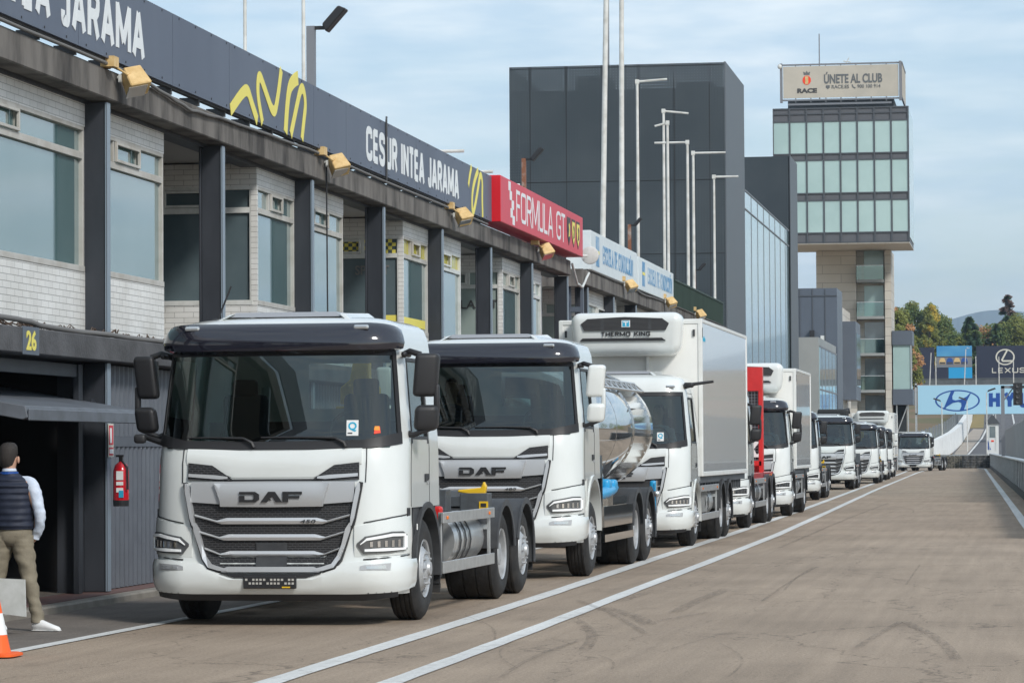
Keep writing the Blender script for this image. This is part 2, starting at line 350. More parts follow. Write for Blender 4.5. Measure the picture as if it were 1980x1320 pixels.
STROKES = {
 'C': (.85, [_rd([(1, .72), (1, 1), (0, 1), (0, .5), (0, 0), (1, 0), (1, .28)])]), 'E': (.72, [[(0, -.08), (0, 1.08)], [(0, 1), (1, 1)], [(0, 0), (1, 0)], [(0, .5), (.9, .5)]]),
 'S': (.82, [_rd([(1, .74), (1, 1), (0, 1), (0, .58), (.5, .5), (1, .42), (1, 0), (0, 0), (0, .26)])]), 'U': (.85, [_rd([(0, 1.08), (0, .5), (0, 0), (.5, 0), (1, 0), (1, .5), (1, 1.08)])]),
 'R': (.85, [[(0, -.08), (0, 1.08)], _rd([(0, 1), (1, 1), (1, .48), (0, .48)]), [(.55, .48), (1, -.08)]]), 'I': (.2, [[(.5, -.08), (.5, 1.08)]]), 'N': (.9, [[(0, -.08), (0, 1.08)], [(0, 1.02), (1, -.02)], [(1, -.08), (1, 1.08)]]),
 'T': (.8, [[(-.05, 1), (1.05, 1)], [(.5, 1), (.5, -.08)]]), 'A': (.95, [[(-.02, -.08), (.5, 1.06)], [(.5, 1.06), (1.02, -.08)], [(.2, .27), (.8, .27)]]), 'J': (.6, [_rd([(1, 1.08), (1, .4), (1, 0), (.4, 0), (0, 0), (0, .25)])]),
 'M': (1.15, [[(0, -.08), (0, 1.08)], [(0, 1.03), (.5, .12)], [(.5, .12), (1, 1.03)], [(1, -.08), (1, 1.08)]]), 'F': (.7, [[(0, -.08), (0, 1.08)], [(0, 1), (1, 1)], [(0, .5), (.9, .5)]]),
 'O': (.95, [_rd([(.5, 1), (0, 1), (0, .5), (0, 0), (.5, 0), (1, 0), (1, .5), (1, 1), (.5, 1)])]), 'L': (.68, [[(0, 1.08), (0, 0)], [(-.08, 0), (1, 0)]]), 'G': (.9, [_rd([(1, .76), (1, 1), (0, 1), (0, .5), (0, 0), (1, 0), (1, .3)]), [(1, .1), (1, .48)], [(.55, .45), (1.05, .45)]]),
 'D': (.88, [[(0, -.08), (0, 1.08)], _rd([(0, 1), (.7, 1), (1, .8), (1, .5), (1, .2), (.7, 0), (0, 0)], 1)]), 'H': (.88, [[(0, -.08), (0, 1.08)], [(1, -.08), (1, 1.08)], [(0, .5), (1, .5)]]), 'Y': (.9, [[(-.05, 1.08), (.5, .45)], [(1.05, 1.08), (.5, .45)], [(.5, .5), (.5, -.08)]]),
 'K': (.88, [[(0, -.08), (0, 1.08)], [(1.02, 1.05), (.05, .42)], [(.38, .62), (1.05, -.05)]]), 'Ó': (.95, [_rd([(.5, 1), (0, 1), (0, .5), (0, 0), (.5, 0), (1, 0), (1, .5), (1, 1), (.5, 1)]), [(.4, 1.14), (.75, 1.32)]]), 'X': (.9, [[(0, -.05), (1, 1.05)], [(0, 1.05), (1, -.05)]])}
PAR = {}
def root_of(o):
    while o is not None and o.name in PAR: o = PAR[o.name]
    return o.name if o else None
TXT = {}; HCAP = {}
def text_mesh(body, bold, space):
    k = (body, bold, space)
    if k in TXT: return TXT[k]
    c = bpy.data.curves.new('t', 'FONT'); c.body = body; c.offset = bold; c.extrude = .02; c.resolution_u = 3; c.space_character = space
    ob = bpy.data.objects.new('t', c); COL.objects.link(ob); dg = bpy.context.evaluated_depsgraph_get(); dg.update()
    me = bpy.data.meshes.new_from_object(ob.evaluated_get(dg))
    V = [tuple(v.co) for v in me.vertices]; Fc = [tuple(p.vertices) for p in me.polygons]
    x0 = min(v[0] for v in V); x1 = max(v[0] for v in V); y0 = min(v[1] for v in V); y1 = max(v[1] for v in V)
    if body != 'H':
        if bold not in HCAP: HCAP[bold] = text_mesh('H', bold, 1.)[4]
        y0, y1 = HCAP[bold]
    V = [(a-x0, b-y0, z) for a, b, z in V]; bpy.data.objects.remove(ob); bpy.data.curves.remove(c); bpy.data.meshes.remove(me)
    TXT[k] = (V, Fc, x1-x0, y1-y0, (y0, y1)); return TXT[k]
def tag(o, label=None, cat=None, group=None, kind=None):
    if label: o['label'] = label
    if cat: o['category'] = cat
    if group: o['group'] = group
    if kind: o['kind'] = kind
    return o
def thing(name, label, cat, loc=(0,0,0), rz=0, group=None, local=False):
    o = bpy.data.objects.new(name, None); o.empty_display_size = .3; COL.objects.link(o); o.location = loc; o.rotation_euler = (0, 0, rz)
    ORI[o.name] = (0,0,0) if local else tuple(loc)
    return tag(o, label, cat, group)
def solo(name, mb, mats, label, cat, base, group=None, kind=None, **k):
    mb.v = [(p[0]-base[0], p[1]-base[1], p[2]-base[2]) for p in mb.v]; o = mb.build(name, mats, None, **k); o.location = base
    return tag(o, label, cat, group, kind)
def structure(name, mb, mats, **k): return tag(mb.build(name, mats, None, **k), kind='structure')
UX, UY, UZ = Vector((1,0,0)), Vector((0,1,0)), Vector((0,0,1))
TYRE_MARKS = [(-4.91, 35.8, -3.39, 29.2, 0.03, 0.1), (-4.42, 34.2, -3.55, 30.9, 0.05, 0.22), (-4.3, 31.4, -3.63, 26.9, 0.06, 0.14), (-4.42, 35.5, -4.36, 37.6, 0, 0.2), (-3.54, 33.1, -3.51, 38.4, 0.02, 0.2), (-3.79, 23.5, -3.85, 28.1, 0.05, 0.06), (-5.59, 32.4, -4.59, 28.1, 0.08, 0.03), (-4.42, 28.1, -3.82, 24.5, -0.1, 0.025), (-2.59, 27.8, -2.15, 23.7, 0.1, 0.03), (-1.39, 27.3, -1.18, 31.5, 0.01, 0.1), (-1.14, 31.3, -0.55, 25.8, 0.04, 0.13), (-1.45, 40, -1.5, 46.9, 0, 0.04), (-2.94, 26.6, -2.71, 29.1, 0.03, 0.03), (-2.85, 35.6, -2.91, 46.3, 0.01, 0.05), (-4.11, 55, -4.17, 101, 0.004, 0.1), (-3.88, 96, -3.16, 80, 0.1, 0.06), (-3.43, 26.2, -3.1, 24.5, 0.1, 0.03), (-3.64, 30.9, -3.2, 33.1, 0.02, 0.07), (-2.81, 38.4, -2.95, 45.8, 0.02, 0.05)]

def _gm(name, grain=.22, crack=True):
    """fine aggregate grain, long streaks, blotches and hairline cracks over the base tone"""
    t = MATS[name].node_tree; N = t.nodes; K = t.links.new; b = N['Principled BSDF']; src = b.inputs['Base Color'].links[0].from_socket; g = N.new('ShaderNodeNewGeometry')
    def nz_(scale, st, det, lo, hi, a, c):
        mp_ = N.new('ShaderNodeMapping'); mp_.inputs['Scale'].default_value = st; n = N.new('ShaderNodeTexNoise'); n.inputs['Scale'].default_value = scale; n.inputs['Detail'].default_value = det; n.inputs['Roughness'].default_value = .65
        r = N.new('ShaderNodeMapRange'); r.inputs[1].default_value = lo; r.inputs[2].default_value = hi; r.inputs[3].default_value = a; r.inputs[4].default_value = c
        K(g.outputs['Position'], mp_.inputs[0]); K(mp_.outputs[0], n.inputs['Vector']); K(n.outputs['Fac'], r.inputs[0]); return r.outputs[0]
    fs = [nz_(45, (1, .5, 1), 4, .3, .7, 1-grain, 1+grain), nz_(14, (1, .4, 1), 3, .28, .40, .72, 1.0), nz_(1.1, (5, .16, 1), 8, .3, .7, .86, 1.10), nz_(.12, (1, .3, 1), 6, .35, .65, .88, 1.08), nz_(.9, (1.5, .5, 1), 14, .60, .78, 1.0, .66)]
    for f in fs:
        m = N.new('ShaderNodeVectorMath'); m.operation = 'SCALE'; K(src, m.inputs[0]); K(f, m.inputs['Scale']); src = m.outputs[0]
    if crack:
        mp_ = N.new('ShaderNodeMapping'); mp_.inputs['Scale'].default_value = (.55, .12, 1); v = N.new('ShaderNodeTexVoronoi'); v.feature = 'DISTANCE_TO_EDGE'; v.inputs['Scale'].default_value = 1.0
        n = N.new('ShaderNodeTexNoise'); n.inputs['Scale'].default_value = 1.6; n.inputs['Detail'].default_value = 8; ad = N.new('ShaderNodeVectorMath'); ad.operation = 'MULTIPLY_ADD'; ad.inputs[1].default_value = (.5, .5, 0)
        K(g.outputs['Position'], mp_.inputs[0]); K(g.outputs['Position'], n.inputs['Vector']); K(n.outputs['Color'], ad.inputs[0]); K(mp_.outputs[0], ad.inputs[2]); K(ad.outputs[0], v.inputs['Vector'])
        r = N.new('ShaderNodeMapRange'); r.inputs[1].default_value = .0; r.inputs[2].default_value = .006; r.inputs[3].default_value = .55; r.inputs[4].default_value = 1; K(v.outputs['Distance'], r.inputs[0])
        m = N.new('ShaderNodeVectorMath'); m.operation = 'SCALE'; K(src, m.inputs[0]); K(r.outputs[0], m.inputs['Scale']); src = m.outputs[0]
    K(src, b.inputs['Base Color'])
_gm('ground'); _gm('asphalt_grey', .2, False); _gm('line_white', .10, False)  # _gm()
# ================================================================== GROUND
def hh(y): return 0. if y < 300 else (y-300)*.055 if y < 600 else 16.5 + (y-600)*.006
g = MB(); ys = [-60, 20, 60, 120, 200, 299.9]
for i in range(len(ys)-1): g.add([(-60, ys[i], 0), (60, ys[i], 0), (60, ys[i+1], 0), (-60, ys[i+1], 0)], [(0,1,2,3)])
structure('ground', g, 'ground')
g = MB(); ys = [300, 320, 340, 370, 400, 440, 480, 520, 560, 600, 900, 2000, 5000, 8800]
for i in range(len(ys)-1):
    g.add([(-60-ys[i]*.2, ys[i], hh(ys[i])-.01), (60+ys[i]*.2, ys[i], hh(ys[i])-.01), (60+ys[i+1]*.2, ys[i+1], hh(ys[i+1])-.01), (-60-ys[i+1]*.2, ys[i+1], hh(ys[i+1])-.01)], [(0,1,2,3)])
structure('hillside', g, 'earth')
g = MB(); g.add([(-60, -60, -.02), (-60, 8800, -.02), (-3800, 8800, -.02), (-3800, -60, -.02)], [(0,1,2,3)]); g.add([(60, -60, -.02), (60, 8800, -.02), (3800, 8800, -.02), (3800, -60, -.02)], [(0,1,2,3)])
structure('terrain', g, 'earth')
def line_pts(pts, w, z=.008, mname='line_white', name='lane_line'):
    P = [Vector((a, b)) for a, b in pts]; Q = []
    for i in range(len(P)-1):                      # subdivide and give a slight wander
        for k in range(4): Q.append(P[i].lerp(P[i+1], k/4))
    Q.append(P[-1]); m = MB(); L_, R_ = [], []
    for i, p in enumerate(Q):
        d = (Q[min(i+1, len(Q)-1)] - Q[max(0, i-1)]).normalized(); n = Vector((d.y, -d.x)); jit = 1 + .05*math.sin(i*2.1)
        L_.append((p.x-n.x*w/2*jit, p.y-n.y*w/2*jit, z)); R_.append((p.x+n.x*w/2*jit, p.y+n.y*w/2*jit, z))
    for i in range(len(Q)-1): m.add([L_[i], R_[i], R_[i+1], L_[i+1]], [(0,1,2,3)])
    return structure(name, m, mname)
g = MB(); g.add([(-9.98, -20, .004), (-8.42, -20, .004), (-8.30, 40, .004), (-8.7, 120, .004), (-9.98, 120, .004)], [(0,1,2,3,4)]); structure('lane_asphalt', g, 'asphalt_grey')
line_pts([(-5.38, 10), (-5.39, 22.95), (-5.41, 26.4), (-5.42, 31.4), (-5.47, 37.6), (-5.53, 42.3), (-5.65, 52), (-5.76, 65), (-6.1, 90), (-7.0, 140), (-8.3, 218), (-8.9, 250)], .20)
line_pts([(-4.5, 10), (-4.51, 23), (-4.51, 26), (-4.52, 29), (-4.55, 33.3), (-4.6, 38.5), (-4.65, 47.7), (-4.79, 63.3), (-5.25, 89.9), (-6.05, 133), (-7.55, 232), (-7.8, 262)], .18)
line_pts([(-8.45, 10), (-8.4, 26), (-8.27, 35.9), (-8.25, 60)], .15)
line_pts([(.9, 20), (-.04, 74), (-1.6, 170), (-3.3, 275), (-4.4, 292)], .20)
# pavement along the garages
g = MB(); g.box(-12, -10.17, -20, 116, -.1, .09); structure('pavement', g, 'pavement_red')
g = MB(); g.box(-10.168, -9.98, -20, 116, -.1, .085); structure('kerb', g, 'kerb_stone', bevel=.02)
# tyre marks: thin dark films on the paving
def mark(pts, w): 
    m = MB(); P = [Vector(p) for p in pts]
    for i in range(len(P)-1):
        d = (P[i+1]-P[i]).normalized(); n = Vector((d.y, -d.x))*w/2; a, b = P[i], P[i+1]
        m.add([(a.x-n.x, a.y-n.y, .0125), (a.x+n.x, a.y+n.y, .0125), (b.x+n.x, b.y+n.y, .0125), (b.x-n.x, b.y-n.y, .0125)], [(0,1,2,3)])
    return tag(m.build('tyre_mark', 'tyre_mark'), kind='structure')
def arc(x0, y0, x1, y1, bend, n=12):
    a, b = Vector((x0, y0)), Vector((x1, y1)); d = b-a; nn = Vector((-d.y, d.x)); return [a.lerp(b, i/n) + nn*bend*math.sin(math.pi*i/n) for i in range(n+1)]
for a in TYRE_MARKS if 'TYRE_MARKS' in globals() else []: mark(arc(*a[:4], a[4]*.35), a[5]*.75)

# ================================================================== PIT BUILDING
XB = -10.28; XW = -10.55; BAY = 5.41; C0 = 35.85
NX = Vector((1,0,0)); NYm = Vector((0,-1,0))
pit = thing('pit_building', 'long two-storey pit building of white painted brick with dark steel columns behind the trucks', 'building', (XB, 50, 0))
m = MB(); m.box(-30, -18.2, -45, 113.6, .0, 5.95); m.build('rear_block', 'slab_concrete', pit)
m = MB(); m.box(-18.19, XB-.25, -45, 74.0, 5.72, 5.9); m.box(-18.19, XB-.25, 76.3, 113.6, 5.62, 5.9); m.build('roof_slab', 'soffit', pit)
m = MB(); m.box(XB-.24, XB+.04, -45, 73.9, 5.68, 6.02); m.build('roof_beam', 'beam_concrete', pit, bevel=.015)
m = MB(); m.box(XB-.24, XB+.04, 76.6, 113.6, 5.60, 5.96); m.build('roof_beam', 'beam_concrete', pit, bevel=.015)
m = MB(); m.box(XB-.50, XB-.245, 28, 73.9, 5.64, 5.715)
m.build('steel_beam', 'column_dark', pit)
# floor slab edge over the garages
m = MB(); m.box(-18.19, XB+.08, -45, 113.6, 2.70, 2.97); m.build('floor_slab', 'slab_concrete', pit, bevel=.012)
cols = [C0+BAY*k for k in range(-13, 8)] + [77.2, 82.2, 87.0, 91.7, 96.4, 101.2, 106, 110.8]
for k, c in enumerate(cols):
    m = MB(); top = 5.66 if c < 75 else 5.58
    for z0, z1 in ((.095, 2.69), (2.98, top)):
        m.box(XB-.29, XB-.035, c, c+.16, z0, z1)
        m.box(XB-.034, XB-.008, c-.02, c+.14, z0, z1, 1); m.box(XB-.32, XB-.291, c-.03, c+.19, z0, z1)
    m.build('column', ['column_dark', 'column_edge'], pit, bevel=.006)
def window(o, u, n, a, b, z0, zt, z1, divs, fmat='frame_white', pmat='pane', tmat=None, big=1, d=.0):
    """window with a row of small lights above zt; o,u,n wall frame; a..b along u"""
    fw_ = .048; m = MB()
    m.obox(o, u, n, a, b, z0, z0+fw_+.02, d-.02, d+.07); m.obox(o, u, n, a, b, z1-fw_, z1, d-.02, d+.06); m.obox(o, u, n, a, b, zt-.035, zt+.045, d-.015, d+.055)
    for q in (a, b-fw_): m.obox(o, u, n, q, q+fw_, z0+fw_+.022, z1-fw_-.002, d-.018, d+.058)
    if divs > 1:
        for i in range(1, divs):
            q = a+(b-a)*i/divs; m.obox(o, u, n, q-.03, q+.03, zt+.047, z1-fw_-.002, d-.017, d+.05)
    q0 = a+(b-a)*((1 if divs > 2 else 0))/divs + .03; q1 = q0+(b-a)/divs-.06   # opening light with its own frame
    for e in (q0, q1-.035): m.obox(o, u, n, e, e+.035, zt+.05, z1-fw_-.004, d+.05, d+.085)
    m.obox(o, u, n, q0+.036, q1-.036, zt+.05, zt+.085, d+.05, d+.084); m.obox(o, u, n, q0+.036, q1-.036, z1-fw_-.04, z1-fw_-.005, d+.05, d+.084)
    for i in range(1, big):
        q = a+(b-a)*i/big; m.obox(o, u, n, q-.025, q+.025, z0+fw_+.022, zt-.037, d-.017, d+.05)
    w = m.build('window', fmat, pit, bevel=.004)
    m = MB(); m.obox(o, u, n, a+fw_, b-fw_, z0+.05, zt-.02, d-.03, d+.008); m.build('pane', pmat, w)
    m = MB(); m.obox(o, u, n, a+fw_, b-fw_, zt+.02, z1-.04, d-.03, d+.008); m.build('top_pane', tmat or pmat, w)
    return w
def stripes_band(o, u, n, a, b, z0, z1, mname, d=.012):
    m = MB(); m.obox(o, u, n, a, b, z0, z1, d, d+.004); m.build('window_film', mname, pit)
for k in range(-5, 4):
    c = C0 + BAY*2*k; ys_, ye = c-2.4, c+3.45
    if k == 3: ys_, ye = c-2.4, c+3.0
    if k == 0: ys_ = 28.5
    if k == -1: ye = 27.5
    o = Vector((XW, 0, 0)); tm = 'pane_yellow' if k == 2 else ('pane_green' if k == 3 else None)
    m = MB()
    m.obox(o, UY, NX, ys_, ye, 2.975, 3.72, -.25, 0); m.obox(o, UY, NX, ys_, ye, 5.38, 5.7, -.25, 0)
    m.obox(o, UY, NX, c-.02, c+.12, 3.721, 5.379, -.25, -.01)
    m.obox(o, UY, NX, ys_-.004, ys_+.06, 3.721, 5.379, -.085, .003)
    # camera-facing return walls above and below the windows
    m.obox((XW-.251, ys_, 0), UX, NYm, -2.0, 0, 2.975, 3.72, -.25, 0); m.obox((XW-.251, ys_, 0), UX, NYm, -2.0, 0, 5.38, 5.7, -.25, 0)
    m.obox((XW-.251, ye, 0), UX, -NYm, -2.0, 0, 2.975, 5.7, -.25, 0)
    m.build('brick_wall', 'brick_white', pit)
    window(o, UY, NX, ys_+.02, c-.03, 3.72, 5.04, 5.38, 3, 'frame_old', 'pane', tm, 1, -.06)
    window(o, UY, NX, c+.13, ye-.02, 3.72, 5.04, 5.38, 3, 'frame_old' if k < 2 else 'frame_white', 'pane', tm, 1, -.06)
    wm = 'pane_dark' if k != 3 else 'pane_green'
    window((XW-.02, ys_, 0), UX, NYm, -2.0, -.04, 3.72, 5.04, 5.38, 3, 'frame_white', wm, None, 1, -.06)
    m = MB(); m.box(XW-2.3, XW-2.251, ye, ys_+BAY*2, 2.975, 5.7); m.build('recess_wall', 'brick_white', pit)
    if k == 2:
        q = MB()
        for i in range(26):
            for j in range(4):
                if (i+j) % 2: q.box(XW-2.0+.05+i*.07, XW-2.0+.05+(i+1)*.07, ys_-.018+.06, ys_-.013+.06, 5.09+j*.06, 5.15+j*.06)
        q.build('chequer_film', 'sign_yellow', pit)
        stripes_band((XW-.02, ys_, 0), UX, NYm, -1.94, -.1, 3.9, 4.02, 'sign_yellow', -.045)
        stripes_band(o, UY, NX, ys_+.1, c-.1, 3.85, 4.0, 'sign_yellow', -.045)
        q = MB(); q.text('SPORT', .16, .6, (XW-.85, ys_+.035, 4.72), UX, UZ, .005, .02); q.text('TI', .16, .16, (XW-1.35, ys_+.035, 4.72), UX, UZ, .005, .02); q.build('window_lettering', 'cable_grey', pit)
    if k == 3:
        q = MB(); q.text('FORMULA GT', .17, 1.75, (XW-1.85, ys_+.03, 4.6), UX, UZ, .005, .01); q.build('window_lettering', 'letter_dark', pit)
# second section: plain recessed glazing and brick behind the columns
o = Vector((XW, 0, 0))
for i, (a, b) in enumerate([(79.0, 84.8), (88.6, 94.4), (98.2, 104), (107.8, 113.5)]):
    m = MB(); m.obox(o, UY, NX, a, b, 2.975, 3.72, -.25, 0); m.obox(o, UY, NX, a, b, 5.3, 5.61, -.25, 0); m.obox((XW-.251, a, 0), UX, NYm, -2, 0, 2.975, 3.8, -.25, 0); m.obox((XW-.251, a, 0), UX, NYm, -2, 0, 5.3, 5.61, -.25, 0)
    m.build('brick_wall', 'brick_white', pit)
    window(o, UY, NX, a+.02, b-.02, 3.72, 5.0, 5.3, 3, 'frame_white', 'pane_green', None, 2, -.06)
    window((XW-.02, a, 0), UX, NYm, -2.0, -.04, 3.8, 5.0, 5.3, 2, 'frame_white', 'pane_green', None, 1, -.06)
m = MB(); m.box(-18.1, XW-2.3, 74.2, 113.5, 2.98, 5.6); m.build('recess_wall', 'concrete_pale', pit)
m = MB(); m.box(-18.1, XW-.4, 73.98, 74.15, 2.98, 5.7); m.build('recess_wall', 'frame_white', pit)
# lattice column at the step
m = MB()
for dx in (0, -.3): m.box(XB+dx-.07, XB+dx, 76.3, 76.42, 2.98, 5.7)
for z in (3.0, 3.65, 4.3, 4.95, 5.55): m.box(XB-.30, XB-.07, 76.31, 76.41, z, z+.12)
m.build('column', 'cladding_blue', pit)
m = MB(); m.box(XB-1.6, XB+.02, 76.10, 76.26, 5.55, 5.96); m.build('roof_beam', 'beam_concrete', pit)
# ground floor: dark garage bays closed by corrugated sheets, one open
for k in range(0, 26):
    if k == 11: continue
    y0 = (cols[k+1] if k+1 < len(cols) else 113) + .22; y1 = (cols[k+2] if k+2 < len(cols) else 113.5) - .06
    if y1-y0 < 1: continue
    m = MB(); x = XB-.21; n = int((y1-y0)/.19)
    for z0, z1 in ((.10, 1.74), (1.86, 2.68)):
        P = []; 
        for i in range(n*4+1):
            yy = y0+(y1-y0)*i/(n*4); off = (.0, .045, .045, .0)[i % 4]; P.append((x+off, yy))
        m.add([(a, b, z0) for a, b in P]+[(a, b, z1) for a, b in P], [(i, i+1, i+1+len(P), i+len(P)) for i in range(len(P)-1)])
    m.box(x-.02, x+.05, y0, y1, 1.742, 1.858); m.box(x-.02, x+.04, y0, y0+.08, .1, 1.741); m.build('garage_door', 'corrugated', pit)
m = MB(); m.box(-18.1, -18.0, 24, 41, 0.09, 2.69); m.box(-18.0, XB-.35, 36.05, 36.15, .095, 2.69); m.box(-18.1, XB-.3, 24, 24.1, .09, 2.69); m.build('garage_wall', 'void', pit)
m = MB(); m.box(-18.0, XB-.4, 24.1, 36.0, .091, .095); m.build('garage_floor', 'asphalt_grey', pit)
# tilted-open garage door
m = MB(); P = [(-11.9, 2.50), (-9.80, 2.14), (-9.77, 2.02), (-9.83, 2.00), (-11.9, 2.38)]
m.prism([(a, 31.2, b) for a, b in P], (0, 4.35, 0)); m.box(-9.772, -9.755, 31.2, 35.55, 1.99, 2.11)
m.build('raised_door', 'door_grey', pit, bevel=.01)
m = MB(); m.box(XB-.26, XB-.2, 35.35, 35.5, .095, 2.66); m.box(XB-.5, XB-.3, 35.52, 35.6, .095, 2.66); m.box(XB-.3, XB-.22, 28, 35.5, 2.52, 2.66); m.box(XB-.18, XB-.13, 35.62, 35.8, 2.2, 2.28); m.build('door_frame', 'column_dark', pit)
m = MB(); m.box(XB+.081, XB+.086, 32.38, 32.95, 2.69, 2.98); m.build('number_plate', 'cladding_blue', pit)
m = MB(); m.text('26', .2, .34, (XB+.087, 32.50, 2.735), UY, UZ, .004, .03); m.build('bay_number', 'sign_yellow', pit)

# long slate sign over the roof edge
XS = XB+.10
sg = thing('roof_sign', 'long slate blue sign board with white CESUR INTEA JARAMA lettering on the roof edge', 'sign', (XS, 45, 6.1))
edges = [-45., -40, -35, -30, -25, -20, -15, -10, -5, 0, 4, 8, 12, 16, 20, 24, 28.0, 31.2, 34.35, 38.35, 41.2, 46.3, 48.6, 51.66, 54.4, 57.1, 59.8, 62.35]
for i in range(len(edges)-1):
    m = MB(); m.box(XS-.04, XS, edges[i]+.008, edges[i+1]-.008, 6.12, 7.0)
    y = edges[i]+.3
    while y < edges[i+1]-.1:
        for z in (6.16, 6.97): m.box(XS+.0005, XS+.006, y-.012, y+.012, z-.012, z+.012, 1)
        y += .8
    m.build('panel', ['sign_slate', 'plastic_black'], sg)
m = MB()
for y in [29+1.35*i for i in range(25)]: m.box(XS-.3, XS-.05, y, y+.05, 6.025, 6.13); m.box(XS-.09, XS-.05, y, y+.05, 6.13, 6.98)
m.box(XS-.12, XS-.045, 28, 62.3, 6.10, 6.14); m.build('bracket', 'plastic_dark', sg)
for yy_, hh_, ww_ in ((28.1, .57, 9.1), (50.1, .55, 8.65)):
    m = MB(); 
    if yy_ < 40: m.stroke_text('CESUR INTEA JARAMA', hh_, ww_, .125, (XS+.001, yy_, 6.26), UY, UZ, .006)
    else: m.stroke_text('CES', hh_, 1.50, .12, (XS+.001, 50.12, 6.25), UY, UZ, .006); m.stroke_text('UR INTEA JARAMA', hh_, 7.0, .12, (XS+.001, 51.74, 6.25), UY, UZ, .006)
    m.build('lettering', 'sign_white_letter', sg)
def sm(pts, k=3):
    for _ in range(k):
        q = [pts[0]]
        for i in range(len(pts)-1):
            a, b = Vector(pts[i]), Vector(pts[i+1]); q += [tuple(a.lerp(b, .25)), tuple(a.lerp(b, .75))]
        q.append(pts[-1]); pts = q
    return pts
for pts, w in (([(41.25, 6.12), (41.9, 6.42), (42.2, 6.50), (42.4, 6.35), (42.75, 6.13)], .16), ([(43.05, 6.13), (42.75, 6.5), (42.85, 6.80), (43.2, 6.60), (43.75, 6.28), (44.0, 6.6), (44.2, 6.99)], .15),
               ([(44.45, 6.13), (44.55, 6.5), (44.7, 6.8), (45.0, 6.93), (45.25, 6.99)], .2), ([(44.78, 6.13), (45.1, 6.5), (45.5, 6.95), (45.78, 6.7), (45.62, 6.4), (45.5, 6.13)], .15),
               ([(59.65, 6.6), (59.8, 6.8), (60.0, 6.99)], .11), ([(61.25, 6.13), (61.2, 6.5), (61.25, 6.80), (61.0, 6.97), (60.7, 6.6), (60.3, 6.2), (60.05, 6.1), (60.05, 6.5), (60.4, 6.8), (60.75, 6.98)], .13)):
    m = MB(); m.ribbon(sm(pts), w, (XS+.001, 0, 0), UY, UZ, .006); m.build('logo_stripe', 'sign_yellow', sg)
m = MB(); m.tube([(XS+.02, 51.68, 6.05), (XS+.02, 51.68, 7.03), (XS-.02, 51.9, 7.10)], .017); m.build('drain_pipe', 'plastic_dark', sg)
# red sign
rs = thing('sign_box', 'red box sign with white FORMULA GT lettering and three small shields', 'sign', (XS, 68.3, 6.1))
m = MB(); m.box(XS-.3, XS+.17, 62.4, 74.3, 6.12, 7.03); m.build('box', 'sign_red', rs, bevel=.01)
m = MB(); m.box(XS-.28, XS+.165, 62.385, 62.399, 6.13, 7.02); m.build('end_panel', 'sign_red_side', rs)
m = MB(); m.stroke_text('FORMULA GT', .62, 7.1, .075, (XS+.171, 64.35, 6.27), UY, UZ, .006); m.build('lettering', 'sign_white_letter', rs)
m = MB()
for i, (z, y) in enumerate([(6.9, 63.35), (6.72, 63.5), (6.55, 63.75), (6.38, 63.6), (6.25, 63.85)]): m.box(XS+.171, XS+.178, y, y+.26, z-.09, z+.09)
m.build('flag_mark', 'sign_white_letter', rs)
for i, (y, c1) in enumerate([(71.95, 'letter_dark'), (72.7, 'sign_yellow'), (73.45, 'sign_yellow')]):
    m = MB(); S_ = [(-.25, .26), (.25, .26), (.26, .05), (.2, -.14), (0, -.3), (-.2, -.14), (-.26, .05)]
    m.plane_poly([(a*1.15, b*1.12) for a, b in S_], (XS+.171, y, 6.58), UY, UZ, .006, 1); m.plane_poly([(a*.9, b*.9) for a, b in S_], (XS+.178, y, 6.58), UY, UZ, .004, 0)
    m.plane_poly([(-.1, -.15), (.08, -.12), (.12, .1), (.02, .17), (-.08, .12), (0, .02)], (XS+.183, y, 6.58), UY, UZ, .003, 1 if i else 2); m.build('shield', [c1, 'letter_dark', 'sign_yellow'], rs)
# pale driving-school signs
for i, (a, b) in enumerate([(77.0, 86.35), (86.65, 95.5)]):
    ws = thing('sign_box', ['pale box sign with faded blue ESCUELA DE CONDUCCION lettering next to the red sign', 'pale box sign with faded blue lettering next to the green parapet'][i], 'sign', (XS, (a+b)/2, 5.97), group='faded driving school signs')
    m = MB(); m.box(XS-.6, XS, a, b, 5.99, 6.93-.06*i); m.build('box', 'sign_pale', ws, bevel=.01)
    m = MB(); m.box(XS+.001, XS+.008, a+.9, a+1.5, 6.12, 6.84-.06*i, 0); m.box(XS+.0085, XS+.012, a+.9, a+1.5, 6.42, 6.5, 1); m.build('emblem', ['letter_blue_faded' if 'letter_blue_faded' in M else 'sign_blue_faded', 'sign_yellow'], ws)
    m = MB(); m.stroke_text('ESCUELA DE CONDUCCIÓN', .45, 6.3, .07, (XS+.001, a+2.2, 6.24), UY, UZ, .006); m.build('lettering', 'sign_blue_faded', ws)
m = MB(); m.box(XS-.05, XS-.02, 95.9, 111.6, 5.96, 6.68)
y = 96.
while y < 111.5: m.box(XS-.02, XS+.01, y, y+.06, 5.96, 6.68); y += .35
m.box(XS-.06, XS+.02, 95.9, 111.6, 6.681, 6.73)
solo('parapet_screen', m, 'green_sheet', 'dark green ribbed sheet parapet along the roof edge past the pale signs', 'parapet', (XS, 103.7, 5.96))
